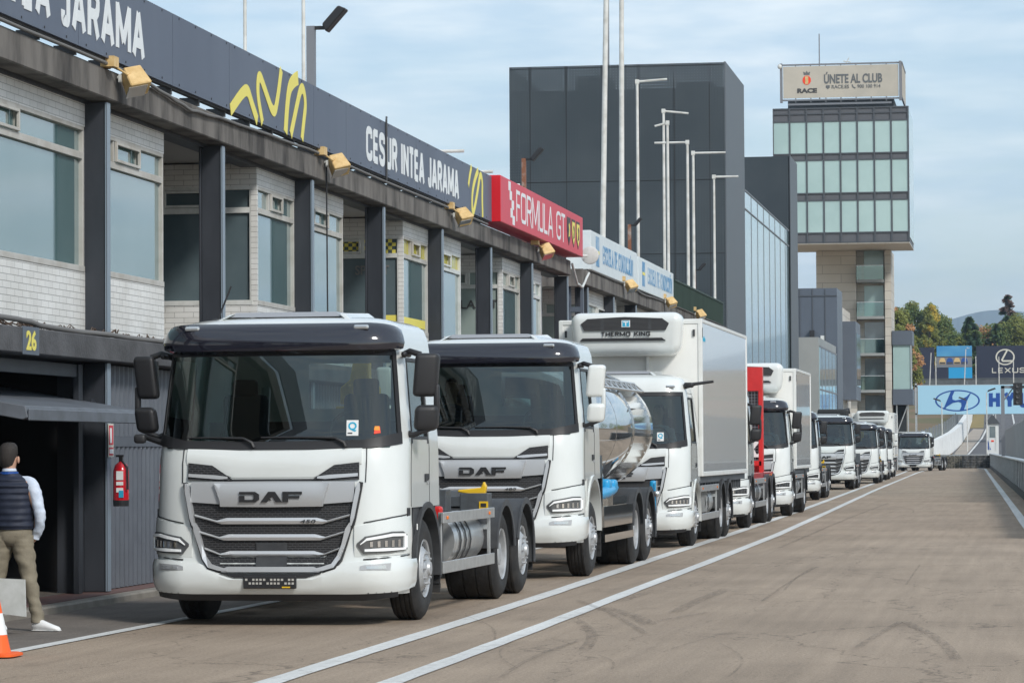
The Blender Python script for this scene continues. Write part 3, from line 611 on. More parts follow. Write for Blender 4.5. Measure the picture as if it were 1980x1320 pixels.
# yellow floodlights
def tilted_box(mb, c, sz, rx, rz, mi=0, taper=.75):
    Rm = Matrix.Rotation(R(-16) if rz else 0, 3, 'Y') @ Matrix.Rotation(rz, 3, 'Z') @ Matrix.Rotation(rx, 3, 'X'); h = [q/2 for q in sz]; V = []
    for z in (-1, 1):
        k = 1 if z < 0 else taper
        for a, b in ((-1,-1),(1,-1),(1,1),(-1,1)): V.append(Vector(c) + Rm @ Vector((a*h[0]*k, b*h[1]*k, z*h[2])))
    mb.add(V, [(0,3,2,1),(4,5,6,7),(0,1,5,4),(1,2,6,5),(2,3,7,6),(3,0,4,7)], mi)
FL = [(36.1, 'above the garage column numbered bay'), (47.3, 'under the yellow logo stripes'), (58.2, 'under the end of the slate sign'), (68.6, 'under the red sign'), (83.7, 'under the first pale sign'), (93.4, 'under the second pale sign'), (102, 'by the green parapet')]
for i, (y, w) in enumerate(FL):
    z = 5.93; x = XB+.25
    t = thing('floodlight', ['large yellow box floodlight above the open garage at the left', 'yellow box floodlight below the yellow logo stripes of the slate sign', 'yellow box floodlight below the far end of the slate sign', 'yellow box floodlight below the red sign', 'yellow box floodlight below the first pale sign', 'yellow box floodlight below the second pale sign', 'yellow and black floodlight below the green parapet'][i], 'floodlight', (x, y, z), group='yellow floodlights along the roof edge')
    s = 1.0; m = MB(); tilted_box(m, (x, y, z), (.27, .23*s, .28*s), R(-24-4*(i % 3)), R(38-7*(i % 2)), 0, .80); m.build('housing', 'light_yellow', t, bevel=.012)
    m = MB(); tilted_box(m, (x+.035, y-.047, z-.134), (.235, .19, .012), R(-24), R(38), 0, 1); m.build('lens', 'lens', t)
    m = MB(); m.box(XB+.045, x-.05, y-.02, y+.02, z+.02, z+.05); m.box(x-.17, x-.14, y-.09, y+.02, z-.03, z+.06); m.build('bracket', 'frame_white', t)
    m = MB(); m.box(XB+.0, XB+.16, y-.55, y-.35, 6.03, 6.15); m.tube([(XB+.1, y-.35, 6.06), (XB+.2, y-.15, 5.98), (x-.02, y-.05, z+.1)], .012, 6); m.build('gear_box', 'light_yellow', t)
# cables
def cable(pts, r, mname, name, label, n=7):
    P = []
    for i in range(len(pts)-1):
        for k in range(6): P.append(Vector(pts[i]).lerp(Vector(pts[i+1]), k/6))
    P.append(Vector(pts[-1])); P = [p + Vector((0, 0, .006*math.sin(i*1.7))) for i, p in enumerate(P)]
    m = MB(); m.tube(P, r, n); return solo(name, m, mname, label, 'cable', tuple(pts[0]), smooth=60)
cable([(XB+.07, 28, 6.07), (XB+.07, 36.9, 6.06), (XB+.08, 38.2, 5.98), (XB+.08, 39.3, 5.92), (XB+.07, 41.0, 5.98), (XB+.07, 46, 6.05), (XB+.07, 62, 6.05)], .022, 'cable_grey', 'cable', 'grey cable sagging along the roof beam under the slate sign')
cable([(XB+.06, 28, 3.02), (XB+.06, 32.3, 3.05), (XB+.05, 33.4, 3.0), (XB+.05, 37, 3.0), (XB+.05, 46, 3.0)], .03, 'cable_grey', 'pipe', 'grey conduit pipe along the ledge above the garages')
cable([(XB+.06, 74.0, 5.95), (XB+.05, 74.9, 5.55), (XB+.05, 75.8, 5.5), (XB+.06, 76.9, 5.9)], .03, 'frame_white', 'cable', 'white hanging cable between the red and pale signs')
cable([(XB+.06, 77, 5.98), (XB+.06, 86, 5.97), (XB+.08, 88, 5.9), (XB+.06, 92, 5.95), (XB+.06, 111, 5.95)], .025, 'cable_grey', 'cable', 'grey cable along the roof beam under the pale signs')
m = MB()
for i in range(150):
    y = random.uniform(31, 40.8); x = XB-.02+random.uniform(-.2, .03); d = random.uniform(.15, .5); m.tube([(x, y, 2.99+random.random()*.03), (x+random.uniform(-.05, .05), y+d*.5, 3.01+random.random()*.07), (x+random.uniform(-.04, .04), y+d, 2.99+random.random()*.03)], .006, 4)
solo('cable_bundle', m, 'cable_brown', 'tangle of thin brown cables lying on the ledge above the garages', 'cable', (XB, 36, 3.0), kind='stuff')
cable([(XB+.06, 47.35, 5.9), (XB+.06, 47.4, 3.0)], .012, 'plastic_black', 'cable', 'thin black cable hanging down from a yellow floodlight')
# dish lamp
m = MB(); m.lathe([(-.02, .0), (-.02, .12), (.0, .2), (.03, .21), (.035, .19), (.01, .0)], (XB+.35, 74.9, 6.2), 'y', 20); m.tube([(XB+.04, 74.6, 6.18), (XB+.3, 74.8, 6.18)], .03)
solo('dish_lamp', m, 'frame_white', 'round white dish lamp at the corner beside the red sign', 'lamp', (XB+.3, 74.9, 6.2), smooth=40)
# fire extinguisher and its sign on column
ex = thing('fire_extinguisher', 'red fire extinguisher hanging on the dark column by the corrugated door', 'fire extinguisher', (XB+.10, 36.02, 1.08))
x, y = XB+.10, 36.02
m = MB(); m.lathe([(0, .04), (.0, .085), (.03, .09), (.36, .09), (.43, .07), (.46, .03), (.47, .02)], (x, y, 1.10), 'z', 20, caps=True); m.build('cylinder', 'ext_red', ex, smooth=40)
m = MB(); m.lathe([(-.05, .088), (.0, .092), (.02, .092)], (x, y, 1.11), 'z', 20, caps=True); m.tube([(x+.02, y-.02, 1.57), (x+.09, y-.06, 1.5), (x+.1, y-.08, 1.25)], .012, 6); m.box(x-.02, x+.02, y-.02, y+.02, 1.56, 1.62); m.box(x-.06, x+.03, y-.01, y+.01, 1.62, 1.645); m.build('valve', 'plastic_black', ex)
m = MB(); 
for z, h in ((1.36, .10), (1.30, .04), (1.22, .05)): m.box(x-.03, x+.05, y-.094, y-.088, z, z+h, 0)
m.box(x+.0, x+.055, y-.096, y-.09, 1.16, 1.24, 1); m.build('instruction_label', ['sticker_white', 'sticker_blue'], ex)
m = MB(); x = XB+.001; m.box(x, x+.006, 35.83, 36.04, 1.62, 2.0, 0); m.box(x+.0065, x+.009, 35.85, 36.02, 1.76, 1.98, 1); m.box(x+.0095, x+.012, 35.88, 35.95, 1.78, 1.95, 2); m.box(x+.0065, x+.009, 35.85, 36.02, 1.64, 1.73, 1); m.box(x+.0095, x+.012, 35.86, 36.01, 1.66, 1.71, 2)
solo('safety_sign', m, ['letter_cream', 'sign_red', 'sticker_white'], 'small red and cream fire safety sign on the column above the extinguisher', 'sign', (XB, 35.93, 1.62))

# ================================================================== ROOF POLES
def lpole(x, y, z1, arm, label, r=.055, lean=0, z0=5.9, dz=0):
    m = MB(); m.tube([(x, y, z0), (x+lean, y, z1)], [r, r*.8], 10); t = thing('roof_pole', label, 'pole', (x, y, z0), group='white poles standing on the roof'); m.build('mast', 'pole_white', t, smooth=50)
    if arm:
        m = MB(); m.tube([(x+lean, y, z1-.02), (x+lean+arm, y, z1-.02+dz)], .035, 8); m.box(x+lean-.06, x+lean+.06, y-.06, y+.06, z1-.09, z1+.05); m.build('arm', 'pole_white', t)
lpole(-12, 93.1, 18.5, 0, 'tallest white flagpole, thick and leaning right above the first pale sign', .085, .26)
lpole(-12, 97.8, 18.5, 0, 'second tall thick white flagpole just right of the leaning one', .085, .08)
lpole(-12, 102.2, 13.35, .95, 'white pole with long arm to the right, highest of the armed poles', dz=.06)
lpole(-12, 109.8, 13.2, .85, 'white pole with right arm crossing behind a left-armed pole', dz=-.1)
lpole(-11.5, 106.4, 12.45, -.42, 'white pole with a short arm to the left', dz=-.1)
lpole(-11, 107.9, 11.94, -1.1, 'white pole with a long level arm to the left')
lpole(-11, 109.8, 11.75, 1.1, 'white pole with level right arm beside the rusty floodlight post')
lpole(-10.6, 113, 11.2, .85, 'lowest white armed pole, beside the edge of the dark cube', .05)
lpole(-12, 49.6, 13, 0, 'thin white mast behind the slate sign, left of the other', .03)
lpole(-12, 53.8, 13, 0, 'thin white mast just left of the grey floodlight post', .035)
lpole(-12, 66, 7.87, .65, 'short white armed pole peeping over the slate sign near its right end', .04)
lpole(-12, 70, 7.78, .6, 'short white armed pole peeping over the slate sign, farther one', .035)
lpole(-12, 74.5, 7.85, .5, 'short white armed pole peeping over the start of the red sign', .035)
m = MB(); m.tube([(-14.9, 118, 13), (-14.9, 118, 20)], .035, 6); solo('antenna_mast', m, 'pole_grey', 'thin dark mast rising behind the big dark cube', 'mast', (-14.9, 118, 13))
def flood(x, y, z1, label, pm='rust', s=1., side=1, r=.05):
    t = thing('floodlight_post', label, 'floodlight', (x, y, 5.9), group='black floodlights on roof posts')
    m = MB(); m.box(x-r, x+r, y-r, y+r, 5.9, z1); m.build('post', pm, t)
    m = MB(); tilted_box(m, (x+.33*s, y-.04, z1+.1*s), (.22*s, .42*s, .12*s), R(0), R(90), 0, .8)
    V = m.v; cx, cz = x+.33*s, z1+.1*s; a = R(32)*side
    m.v = [(cx+(p[0]-cx)*math.cos(a)-(p[2]-cz)*math.sin(a), p[1], cz+(p[0]-cx)*math.sin(a)+(p[2]-cz)*math.cos(a)) for p in V]; m.build('lamp_head', 'light_black', t, bevel=.02)
    m = MB(); m.box(x, x+.2*s, y-.03, y+.03, z1-.06, z1+.0); m.build('bracket', 'light_black', t)
flood(-12, 54.4, 8.95, 'big floodlight on grey square post above the slate sign', 'pole_grey', 1.25, 1, .07)
flood(-12, 78.4, 8.8, 'black floodlight on a rusty and white post above the red sign')
flood(-12, 99.9, 8.65, 'small black floodlight on rusty post behind the pale signs', s=.8)
flood(-11, 109.9, 7.8, 'small black floodlight on rusty post above the green parapet', s=.8)
# near floodlight has a lit-grey face: thin pale panel
m = MB(); 

# ================================================================== DARK CUBES AND GLASS BUILDING
d1 = thing('dark_cube_building', 'big dark cube building clad in punched metal sheet rising behind the poles', 'building', (-14.2, 118, 0))
m = MB(); m.box(-17.99, -10.33, 114.2, 114.23, 5, 15.32); m.build('punched_screen', 'mesh_dark', d1)
m = MB(); m.box(-17.99, -17.95, 114.24, 121.9, 5, 15.3); m.build('punched_screen', 'mesh_dark', d1)
m = MB(); m.box(-17.7, -10.5, 114.8, 121.5, 0, 14.3); m.build('core', 'mesh_back', d1)
m = MB(); m.box(-10.325, -10.28, 114.2, 121.9, 0, 15.35); m.build('side_cladding', 'cladding', d1)
m = MB(); m.box(-17.9, -10.33, 121.8, 121.95, 5, 15.3); m.build('punched_screen', 'mesh_dark', d1)
m = MB()
for x in [-17.25, -15.95, -14.65, -13.35, -12.1, -10.85]: m.box(x-.012, x+.012, 114.185, 114.198, 5, 15.3)
for z in (8.6, 11.2, 15.25): m.box(-17.95, -10.34, 114.175, 114.197, z-.008, z+.008)
for z in (14.35,): m.box(-17.9, -10.5, 114.3, 114.5, z-.1, z+.1)
m.build('frame', 'plastic_black', d1)
m = MB(); m.box(-15.8, -14.6, 116, 117.5, 14.301, 15.1); m.box(-12.2, -10.9, 116, 118, 14.301, 14.8); m.build('roof_plant', 'mesh_back', d1)
gb = thing('glass_building', 'long building faced in pale ribbed glass between the dark cubes', 'building', (-14, 133, 0))
m = MB(); m.box(-10.34, -10.30, 122.0, 145.1, 10.75, 11.4); m.build('glass_band', 'channel_glass', gb)
m = MB(); m.box(-10.34, -10.30, 122.0, 145.1, 0, 10.70); m.build('glass_facade', 'channel_glass', gb)
m = MB(); m.box(-18, -10.35, 121.96, 145.1, 0, 11.38); m.build('core', 'mesh_back', gb)
m = MB(); m.box(-10.345, -10.27, 122, 145.1, 10.702, 10.748)
for y in range(125, 145, 3): m.box(-10.299, -10.285, y-.02, y+.02, 0, 11.39)
m.box(-18, -10.27, 121.96, 145.1, 11.401, 11.45); m.build('frame', 'pole_grey', gb)
d2 = thing('dark_cube_building', 'second smaller dark cube of punched metal left of the control tower', 'building', (-13, 147, 0))
m = MB(); m.box(-16.5, -10.24, 145.15, 145.2, 5, 14.75); m.build('punched_screen', 'mesh_dark', d2)
m = MB(); m.box(-16.2, -10.3, 145.6, 149.4, 0, 13.6); m.build('core', 'mesh_back', d2)
m = MB(); m.box(-10.29, -10.2, 145.15, 149.6, 0, 14.78); m.box(-10.56, -10.291, 145.21, 145.5, 0, 14.76); m.build('side_cladding', 'cladding', d2)
m = MB(); m.box(-11.45, -11.1, 145.05, 145.14, 11.55, 11.7); m.build('wall_lamp', 'plastic_black', d2)
cb = thing('low_block', 'pale grey glazed low block in front of the blue-grey block', 'building', (-12, 173, 0))
m = MB(); m.box(-14, -10.3, 165.7, 181.4, 0, 7.38); m.build('wall', 'concrete_pale', cb)
m = MB(); m.box(-10.299, -10.27, 166.3, 181.4, 0, 6.9); m.build('glass_facade', 'channel_glass', cb)
m = MB(); 
for y in range(168, 181, 3): m.box(-10.269, -10.255, y, y+.1, 0, 6.9)
for z in (2.4, 4.7, 6.9): m.box(-10.269, -10.25, 166.3, 181.4, z, z+.08)
m.build('frame', 'pole_grey', cb)
bb = thing('blue_grey_block', 'blue-grey panelled block with wall lamps beside the low pale block', 'building', (-13, 184, 0))
m = MB(); m.box(-18, -10.23, 181.6, 186.8, 0, 10.65); m.build('wall', 'cladding_blue', bb)
m = MB()
for x in (-12.3, -11.6, -10.9): m.box(x-.02, x+.02, 181.56, 181.6, 0, 10.6)
m.box(-18, -10.24, 181.55, 181.6, 10.2, 10.24); m.box(-12.4, -11.75, 181.5, 181.59, 7.0, 7.35)
m.build('frame', 'tower_frame', bb)
m = MB(); m.box(-11.75, -11.5, 181.3, 181.59, 7.75, 8.3); m.build('wall_lamp', 'plastic_black', bb); m = MB(); m.box(-11.15, -10.95, 181.3, 181.59, 7.75, 8.0); m.build('wall_lamp', 'frame_white', bb)
lb = thing('oriel_block', 'dark blue-grey projecting oriel box with a side window by the tower', 'building', (-10.7, 205, 0))
m = MB(); m.box(-11.1, -10.27, 202.4, 208.2, 4.75, 9.6); m.build('box', 'cladding_blue', lb)
m = MB(); m.box(-10.269, -10.24, 203.0, 207.6, 5.6, 8.9); m.build('window', 'pane_dark', lb)
m = MB(); m.box(-18, -11.11, 200, 212, 0, 10.5); m.build('wall', 'stone_clad', lb)

# ================================================================== CONTROL TOWER
TW = thing('control_tower', 'tall control tower with glazed head on a stone-clad shaft with glass balconies', 'building', (-13.5, 266, 0))
m = MB(); m.box(-16.5, -13.3, 263.5, 270, 0, 17.7); m.box(-11.0, -10.5, 263.5, 270, 0, 17.7); m.box(-13.299, -11.001, 264.6, 270, 0, 17.7); m.build('shaft', 'stone_clad', TW)
for i, z in enumerate((15.3, 12.35, 9.4, 6.45, 3.5)):
    m = MB(); m.box(-13.2, -11.05, 262.3, 264.6, z-.22, z); b = m.build('balcony', 'concrete_pale', TW)
    m = MB(); m.box(-13.2, -11.05, 262.3, 262.33, z, z+1.1); m.box(-13.2, -13.17, 262.33, 264.5, z, z+1.1); m.box(-11.08, -11.05, 262.33, 264.5, z, z+1.1); m.build('glass_rail', 'rail_glass', b)
    m = MB(); m.box(-13.2, -11.05, 262.29, 262.34, z+1.101, z+1.15); m.box(-12.9, -12.85, 262.34, 262.37, z, z+1.1); m.box(-13.21, -13.16, 262.34, 264.5, z+1.101, z+1.15); m.build('hand_rail', 'alu', b)
    m = MB(); m.box(-12.7, -11.15, 264.53, 264.59, z+.05, z+2.55); m.build('window', 'tower_glass' if i < 2 else 'pane_dark', TW)
m = MB(); X0, X1 = -19.25, -8.72
m.box(X0, X1, 255.05, 265, 17.8, 28.38); m.build('head', 'tower_panel', TW)
m = MB(); m.box(X0-.02, X1+.02, 255.0, 265.05, 17.72, 17.8); m.build('soffit', 'stone_clad', TW)
n = 8; dx = (X1-X0)/n
for (z0, z1, nm) in ((24.85, 27.3, 'tower_glass'), (21.75, 24.25, 'tower_glass'), (18.65, 21.1, 'tower_glass')):
    for i in range(n):
        m = MB(); m.box(X0+dx*i+.06, X0+dx*(i+1)-.06, 255.01, 255.049, z0, z1)
        w = m.build('window', nm, TW)
m = MB()
for i in range(n+1): m.box(X0+dx*i-.06+(.05 if i == 0 else 0), X0+dx*i+.06, 254.93, 255.0, 17.82, 28.4)
for z in (18.6, 21.14, 21.7, 24.3, 24.8, 27.34, 27.95, 28.36, 17.85): m.box(X0, X1, 254.95, 255.0, z-.05, z+.05)
m.build('mullions', 'tower_frame', TW)
m = MB(); m.box(X1+.001, X1+.06, 255.1, 264.9, 18.2, 28.2); m.build('side_glazing', 'tower_glass', TW)
m = MB(); m.box(-18.2, -9.9, 257, 264, 28.38, 29.3); m.build('roof_drum', 'cladding', TW)
ts = thing('tower_sign', 'beige fabric sign on a frame around the top of the control tower', 'sign', (-14, 255.6, 28.4))
m = MB(); m.box(-18.45, -9.45, 255.5, 255.54, 29.25, 31.75); m.build('fabric', 'cloth_sign', ts)
m = MB(); m.box(-9.2, -9.16, 255.7, 263, 29.25, 31.75); m.build('side_fabric', 'cloth_sign', ts)
m = MB()
for x in [-18.66+1.18*i for i in range(9)]: m.box(x-.04, x+.04, 255.56, 255.64, 28.9, 31.9)
for z in (29.1, 31.88): m.box(-18.7, -9.2, 255.52, 255.66, z-.06, z+.06); m.box(-9.25, -9.13, 255.5, 263, z-.06, z+.06)
for x in (-18.6, -9.3): m.box(x-.1, x+.1, 255.4, 255.6, 28.9, 32.0)
m.box(-18.1, -10, 255.6, 255.7, 28.7, 28.85); m.build('frame', 'pole_grey', ts)
yy = 255.49
m = MB(); m.text('ÚNETE AL CLUB', .72, 4.55, (-15.25, yy, 30.35), UX, UZ, .02, .03); m.text('RACE.ES', .27, 1.35, (-14.65, yy, 29.95), UX, UZ, .02, .01); m.text('900 100 914', .27, 1.8, (-12.65, yy, 29.95), UX, UZ, .02, .01)
m.plane_poly([(0, .08), (.3, .08), (.3, .28), (0, .28)], (-15.1, yy, 29.93), UX, UZ, .02); m.plane_poly([(.1, 0), (.2, 0), (.2, .08), (.1, .08)], (-15.1, yy, 29.93), UX, UZ, .02); m.ribbon([(0, .28), (.05, .1), (.25, 0)], .08, (-13.05, yy, 29.95), UX, UZ, .02)
m.build('lettering', 'letter_grey', ts)
m = MB(); m.text('RACE', .36, 1.55, (-17.35, yy, 29.65), UX, UZ, .02, .05); m.build('lettering', 'letter_dark', ts)
m = MB(); C_ = (-16.6, yy, 30.65)
m.plane_poly([(.33*math.cos(R(a)), .36*math.sin(R(a))) for a in range(0, 360, 20)], C_, UX, UZ, .012, 0); m.plane_poly([(-.12, -.3), (.12, -.3), (.12, .3), (-.12, .3)], (C_[0], yy-.015, C_[2]), UX, UZ, .01, 1)
m.plane_poly([(-.22, .42), (.22, .42), (.27, .68), (.1, .58), (0, .74), (-.1, .58), (-.27, .68)], C_, UX, UZ, .012, 2); m.build('crest', ['sticker_red', 'light_yellow', 'letter_grey'], ts)
m = MB(); m.tube([(-15.75, 258, 29), (-15.75, 258, 34.6)], .05, 6); solo('antenna_mast', m, 'pole_grey', 'thin antenna mast on top of the control tower', 'mast', (-15.75, 258, 29))
m = MB(); m.ell((-18.7, 255.3, 31.75), (.18, .18, .2)); m.tube([(-13.6, 256, 31.9), (-13.3, 256, 32.4)], .04, 5); m.tube([(-13.75, 256, 32.15), (-13.15, 256, 32.05)], .04, 5); solo('camera_dome', m, 'frame_white', 'small white camera dome and aerial on the tower sign frame', 'camera', (-18.7, 255.3, 31.9))
AN_ = 1
an = thing('tower_annex', 'dark framed glass annex standing on steel legs right of the tower shaft', 'building', (-9.3, 266, 0))
for z0_, z1_ in ((10.05, 11.2), (5.25, 6.5)):
    m = MB(); m.box(-10.45, -8.85, 263.4, 268, z0_, z1_); m.build('box', 'cladding_blue', an)
m = MB(); m.box(-10.4, -9.0, 263.6, 267.8, 6.51, 10.04); m.build('glazing', 'tower_glass', an)
m = MB(); m.box(-9.0, -8.92, 263.5, 263.6, 6.51, 10.04); m.box(-10.2, -10.1, 263.9, 264, 0, 5.24); m.box(-9.3, -9.2, 263.9, 264, 0, 5.24); m.box(-10.4, -8.9, 263.9, 264, 3.0, 3.1)
m.tube([(-10.1, 264, 3.1), (-9.3, 264, 5.2)], .05, 5); m.tube([(-10.1, 264, .2), (-8.9, 264, 3)], .05, 5); m.build('steel_legs', 'alu', an)
m = MB(); m.box(-10.45, -9.5, 266, 267.9, 0, 5.24); m.build('core', 'mesh_back', an)
# ================================================================== TRUCKS
def lerpt(t, tab):
    if t <= tab[0][0]: return tab[0][1]
    for (a, b), (c, d) in zip(tab, tab[1:]):
        if t <= c: return b+(d-b)*(t-a)/(c-a)
    return tab[-1][1]
def tW(z): return lerpt(z, [(.3, 1.22), (.6, 1.245), (1.0, 1.245), (1.75, 1.235), (2.6, 1.155), (2.78, 1.13), (2.88, 1.09), (2.94, 1.0), (2.97, .85)])
def tF(z): return lerpt(z, [(.25, .10), (.33, .04), (.45, .0), (.62, .02), (.66, .05), (1.0, .05), (1.35, .07), (1.6, .10), (1.74, .15), (2.6, .27), (2.78, .32), (2.88, .40), (2.94, .52), (2.97, .7)])
CABL = 2.04
def tR(z): return lerpt(z, [(.3, .36), (1.7, .36), (2.6, .34), (2.97, .30)])
def plan(t, z, L_=CABL):
    """outline of the cab at height z: |t|<1 front, 1..2 corner, 2..3 side"""
    s = 1 if t >= 0 else -1; a = abs(t); W = tW(z); rx = tR(z); ry = rx*1.1; F = tF(z)
    cr = .07
    if a <= 1: x = a*(W-rx); y = F + cr*(x/W)**2
    elif a <= 2:
        q = (a-1)*math.pi/2; x = W-rx+rx*math.sin(q); y = F + cr*((W-rx)/W)**2 + .04*math.sin(q) + ry*(1-math.cos(q))
    else:
        yc = F + cr*((W-rx)/W)**2 + .04 + ry; x = W; y = yc+(a-2)*(L_-yc)
    return Vector((x*s, y, z))
def surf(t, z, off=0.):
    p = plan(t, z)
    if not off: return p
    e = .02; a = plan(t+e, z)-plan(t-e, z); b = plan(t, z+e)-plan(t, z-e); n = b.cross(a)
    n.normalize(); n = -n
    if n.y > .3 and abs(t) < 2: n = -n
    if abs(t) > 1.2 and n.x*t < 0: n = -n
    if abs(t) <= 1.2 and n.y > 0: n = -n
    return p+n*off
def xt(x, z=1.0):
    a = abs(x); W = tW(z); rx = tR(z); s = 1 if x >= 0 else -1
    if a <= W-rx: return s*a/(W-rx)
    q = math.asin(min(1, (a-(W-rx))/rx)); return s*(1+q/(math.pi/2))
def tstrip(m, top, bot, off, base=0., n=16, mi=0, rows=2, edge=0.):
    """slab on the cab surface between two polylines [(t,z)...] (both sorted by t)"""
    ks = sorted(set([p[0] for p in top]+[p[0] for p in bot])); t0, t1 = max(top[0][0], bot[0][0]), min(top[-1][0], bot[-1][0])
    ts = sorted(set([round(t0+(t1-t0)*i/n, 4) for i in range(n+1)]+[round(k, 4) for k in ks if t0 <= k <= t1]))
    Fr = []; Bk = []
    for j in range(rows+1):
        fr = []; bk = []
        for t in ts:
            z = lerpt(t, bot)*(1-j/rows)+lerpt(t, top)*j/rows
            o = off-(edge if j in (0, rows) else 0)
            fr.append(surf(t, z, o)); bk.append(surf(t, z, base))
        Fr.append(fr); Bk.append(bk)
    N = len(ts); V = [p for r in Fr for p in r]; o = len(V); V += Bk[0]+Bk[-1]; Fc = []
    for j in range(rows):
        for i in range(N-1): Fc.append((j*N+i, j*N+i+1, (j+1)*N+i+1, (j+1)*N+i))
    for i in range(N-1):
        Fc.append((i, i+1, o+i+1, o+i)); Fc.append((rows*N+i, rows*N+i+1, o+N+i+1, o+N+i))
    m.add(V, Fc, mi)
    m.add([Fr[j][0] for j in range(rows+1)]+[Bk[0][0], Bk[-1][0]], [tuple(range(rows+1))+(rows+2, rows+1)], mi)
    m.add([Fr[j][-1] for j in range(rows+1)]+[Bk[0][-1], Bk[-1][-1]], [tuple(range(rows+1))+(rows+2, rows+1)], mi)
    return m
def X_(pts): return [(xt(x, z), z) for x, z in pts]
def mirror(pts): return [(-x, z) for x, z in pts][::-1]
def tribbon(m, pts, w, off, base=0., mi=0):
    """bar following points (x,z) on the cab front"""
    P = [Vector(p) for p in pts]; Ls, Rs = [], []
    for i, p in enumerate(P):
        d = (P[min(i+1, len(P)-1)]-P[max(0, i-1)]).normalized(); n = Vector((-d.y, d.x)); ww = w[i] if isinstance(w, list) else w
        Ls.append(p+n*ww/2); Rs.append(p-n*ww/2)
    for i in range(len(P)-1):
        q = [Ls[i], Ls[i+1], Rs[i+1], Rs[i]]; A = [surf(xt(a.x, a.y), a.y, off) for a in q]; B = [surf(xt(a.x, a.y), a.y, base) for a in q]
        m.add(A+B, [(0,1,2,3), (7,6,5,4), (0,4,5,1), (1,5,6,2), (2,6,7,3), (3,7,4,0)], mi)

def wheel(parent, x, y, side, rear=False, r=.505, w=.30, lod=0, hubcol='rim'):
    n = 40 if lod == 0 else 20
    s = side
    m = MB(); W2 = w
    # rim: x measured outward from tyre outer face
    if rear: prof = [(-.30, .30), (-.02, .292), (.0, .285), (-.015, .268), (-.15, .255), (-.17, .15), (-.12, .145), (-.03, .12), (-.02, .05), (-.02, .0)]
    else: prof = [(-.30, .30), (-.02, .292), (.0, .285), (-.012, .268), (-.06, .258), (-.005, .19), (.012, .175), (.012, .135), (.03, .11), (.035, .075), (.06, .065), (.065, .0)]
    m.lathe([(s*a, b) for a, b in prof], (x, y, r), 'x', n, 0)
    if lod == 0:
        for k in range(10):
            t = 2*math.pi*k/10; rr_ = .155 if not rear else .148
            m.lathe([(0, .013), (s*.03, .013), (s*.03, 0)], (x+s*(.01 if not rear else -.15), y+rr_*math.cos(t), r+rr_*math.sin(t)), 'x', 6, 0)
            t += .31; q = .225
            a_ = -.036 if not rear else -.158
            m.lathe([(s*a_, .026), (s*(a_+.006), .026), (s*(a_+.006), 0)], (x, y+q*math.cos(t), r+q*math.sin(t)), 'x', 9, 1)
    wo = m.build('wheel', [hubcol, 'void'], parent, smooth=35)
    m = MB()
    pr = [(-w, .30), (-w, .40), (-w+.02, .47), (-w+.05, .500)]
    for g_ in range(4): c = -w+.08+g_*(w-.16)/3; pr += [(c-.008, .503), (c-.006, .492), (c+.006, .492), (c+.008, .503)]
    pr += [(-.05, .500), (-.02, .47), (.006, .41), (.004, .34), (-.004, .298), (-.02, .285)]
    m.lathe([(s*a, b*r/.505) for a, b in pr], (x, y, r), 'x', n, 0); m.build('tyre', 'rubber', wo, smooth=35)
    return wo
def half_arch(m, x0, x1, y, z, r, th, a0, a1, n=18, mi=0):
    rings = []
    for i in range(n+1):
        a = R(a0+(a1-a0)*i/n); c, s = math.cos(a), math.sin(a)
        rings.append([(x0, y+c*r, z+s*r), (x1, y+c*r, z+s*r), (x1, y+c*(r+th), z+s*(r+th)), (x0, y+c*(r+th), z+s*(r+th))])
    return m.rings(rings, mi)

def person_seated(name, label, parent_loc, rz, shirt='shirt'):
    """upper body of a driver seated behind the wheel; local: faces -Y"""
    t = thing(name, label, 'person', parent_loc, rz, local=True)
    m = MB(); m.rings([[(math.cos(a)*w, math.sin(a)*d+yy, z) for a in [2*math.pi*k/16 for k in range(16)]] for z, w, d, yy in
        [(-.05, .17, .14, 0), (.1, .18, .13, 0), (.3, .21, .13, .01), (.45, .21, .12, .02), (.52, .14, .09, .02), (.56, .065, .065, .0), (.62, .06, .06, -.01), (.66, .075, .085, -.02), (.72, .085, .10, -.02), (.78, .085, .105, -.015), (.84, .07, .085, 0), (.875, .03, .04, 0)]])
    m.ell((0, -.125, .735), (.014, .022, .02)); m.ell((.085, -.0, .74), (.012, .02, .03)); m.ell((-.085, -.0, .74), (.012, .02, .03))
    for s in (-1, 1):
        m.tube([(s*.2, .02, .44), (s*.27, -.12, .24), (s*.24, -.25, .2), (s*.17, -.42, .27)], [.06, .05, .043, .03], 10)
        for k in range(4): m.tube([(s*.17-.03+.02*k, -.43, .28), (s*.17-.03+.02*k, -.475, .30), (s*.17-.03+.02*k, -.48, .27)], .009, 6)
        m.tube([(s*.15, -.42, .26), (s*.12, -.45, .26)], .011, 6)
    m.build('body', 'skin', t, smooth=50)
    m = MB(); m.rings([[(math.cos(a)*w*1.06, math.sin(a)*d*1.08+yy, z) for a in [2*math.pi*k/16 for k in range(16)]] for z, w, d, yy in [(-.05, .17, .14, 0), (.1, .18, .13, 0), (.3, .21, .13, .01), (.45, .21, .12, .02), (.515, .15, .09, .02), (.545, .07, .07, 0)]])
    for s in (-1, 1): m.tube([(s*.2, .02, .44), (s*.27, -.12, .24), (s*.24, -.25, .2), (s*.19, -.37, .25)], [.072, .06, .052, .042], 10)
    m.build('shirt', shirt, t, smooth=50)
    m = MB(); m.rings([[(math.cos(a)*w, math.sin(a)*d+yy, z) for a in [2*math.pi*k/14 for k in range(14)]] for z, w, d, yy in [(.74, .09, .075, .04), (.80, .093, .09, .02), (.86, .078, .09, .0), (.89, .035, .05, 0)]]); m.build('hair', 'hair', t, smooth=50)
    return t

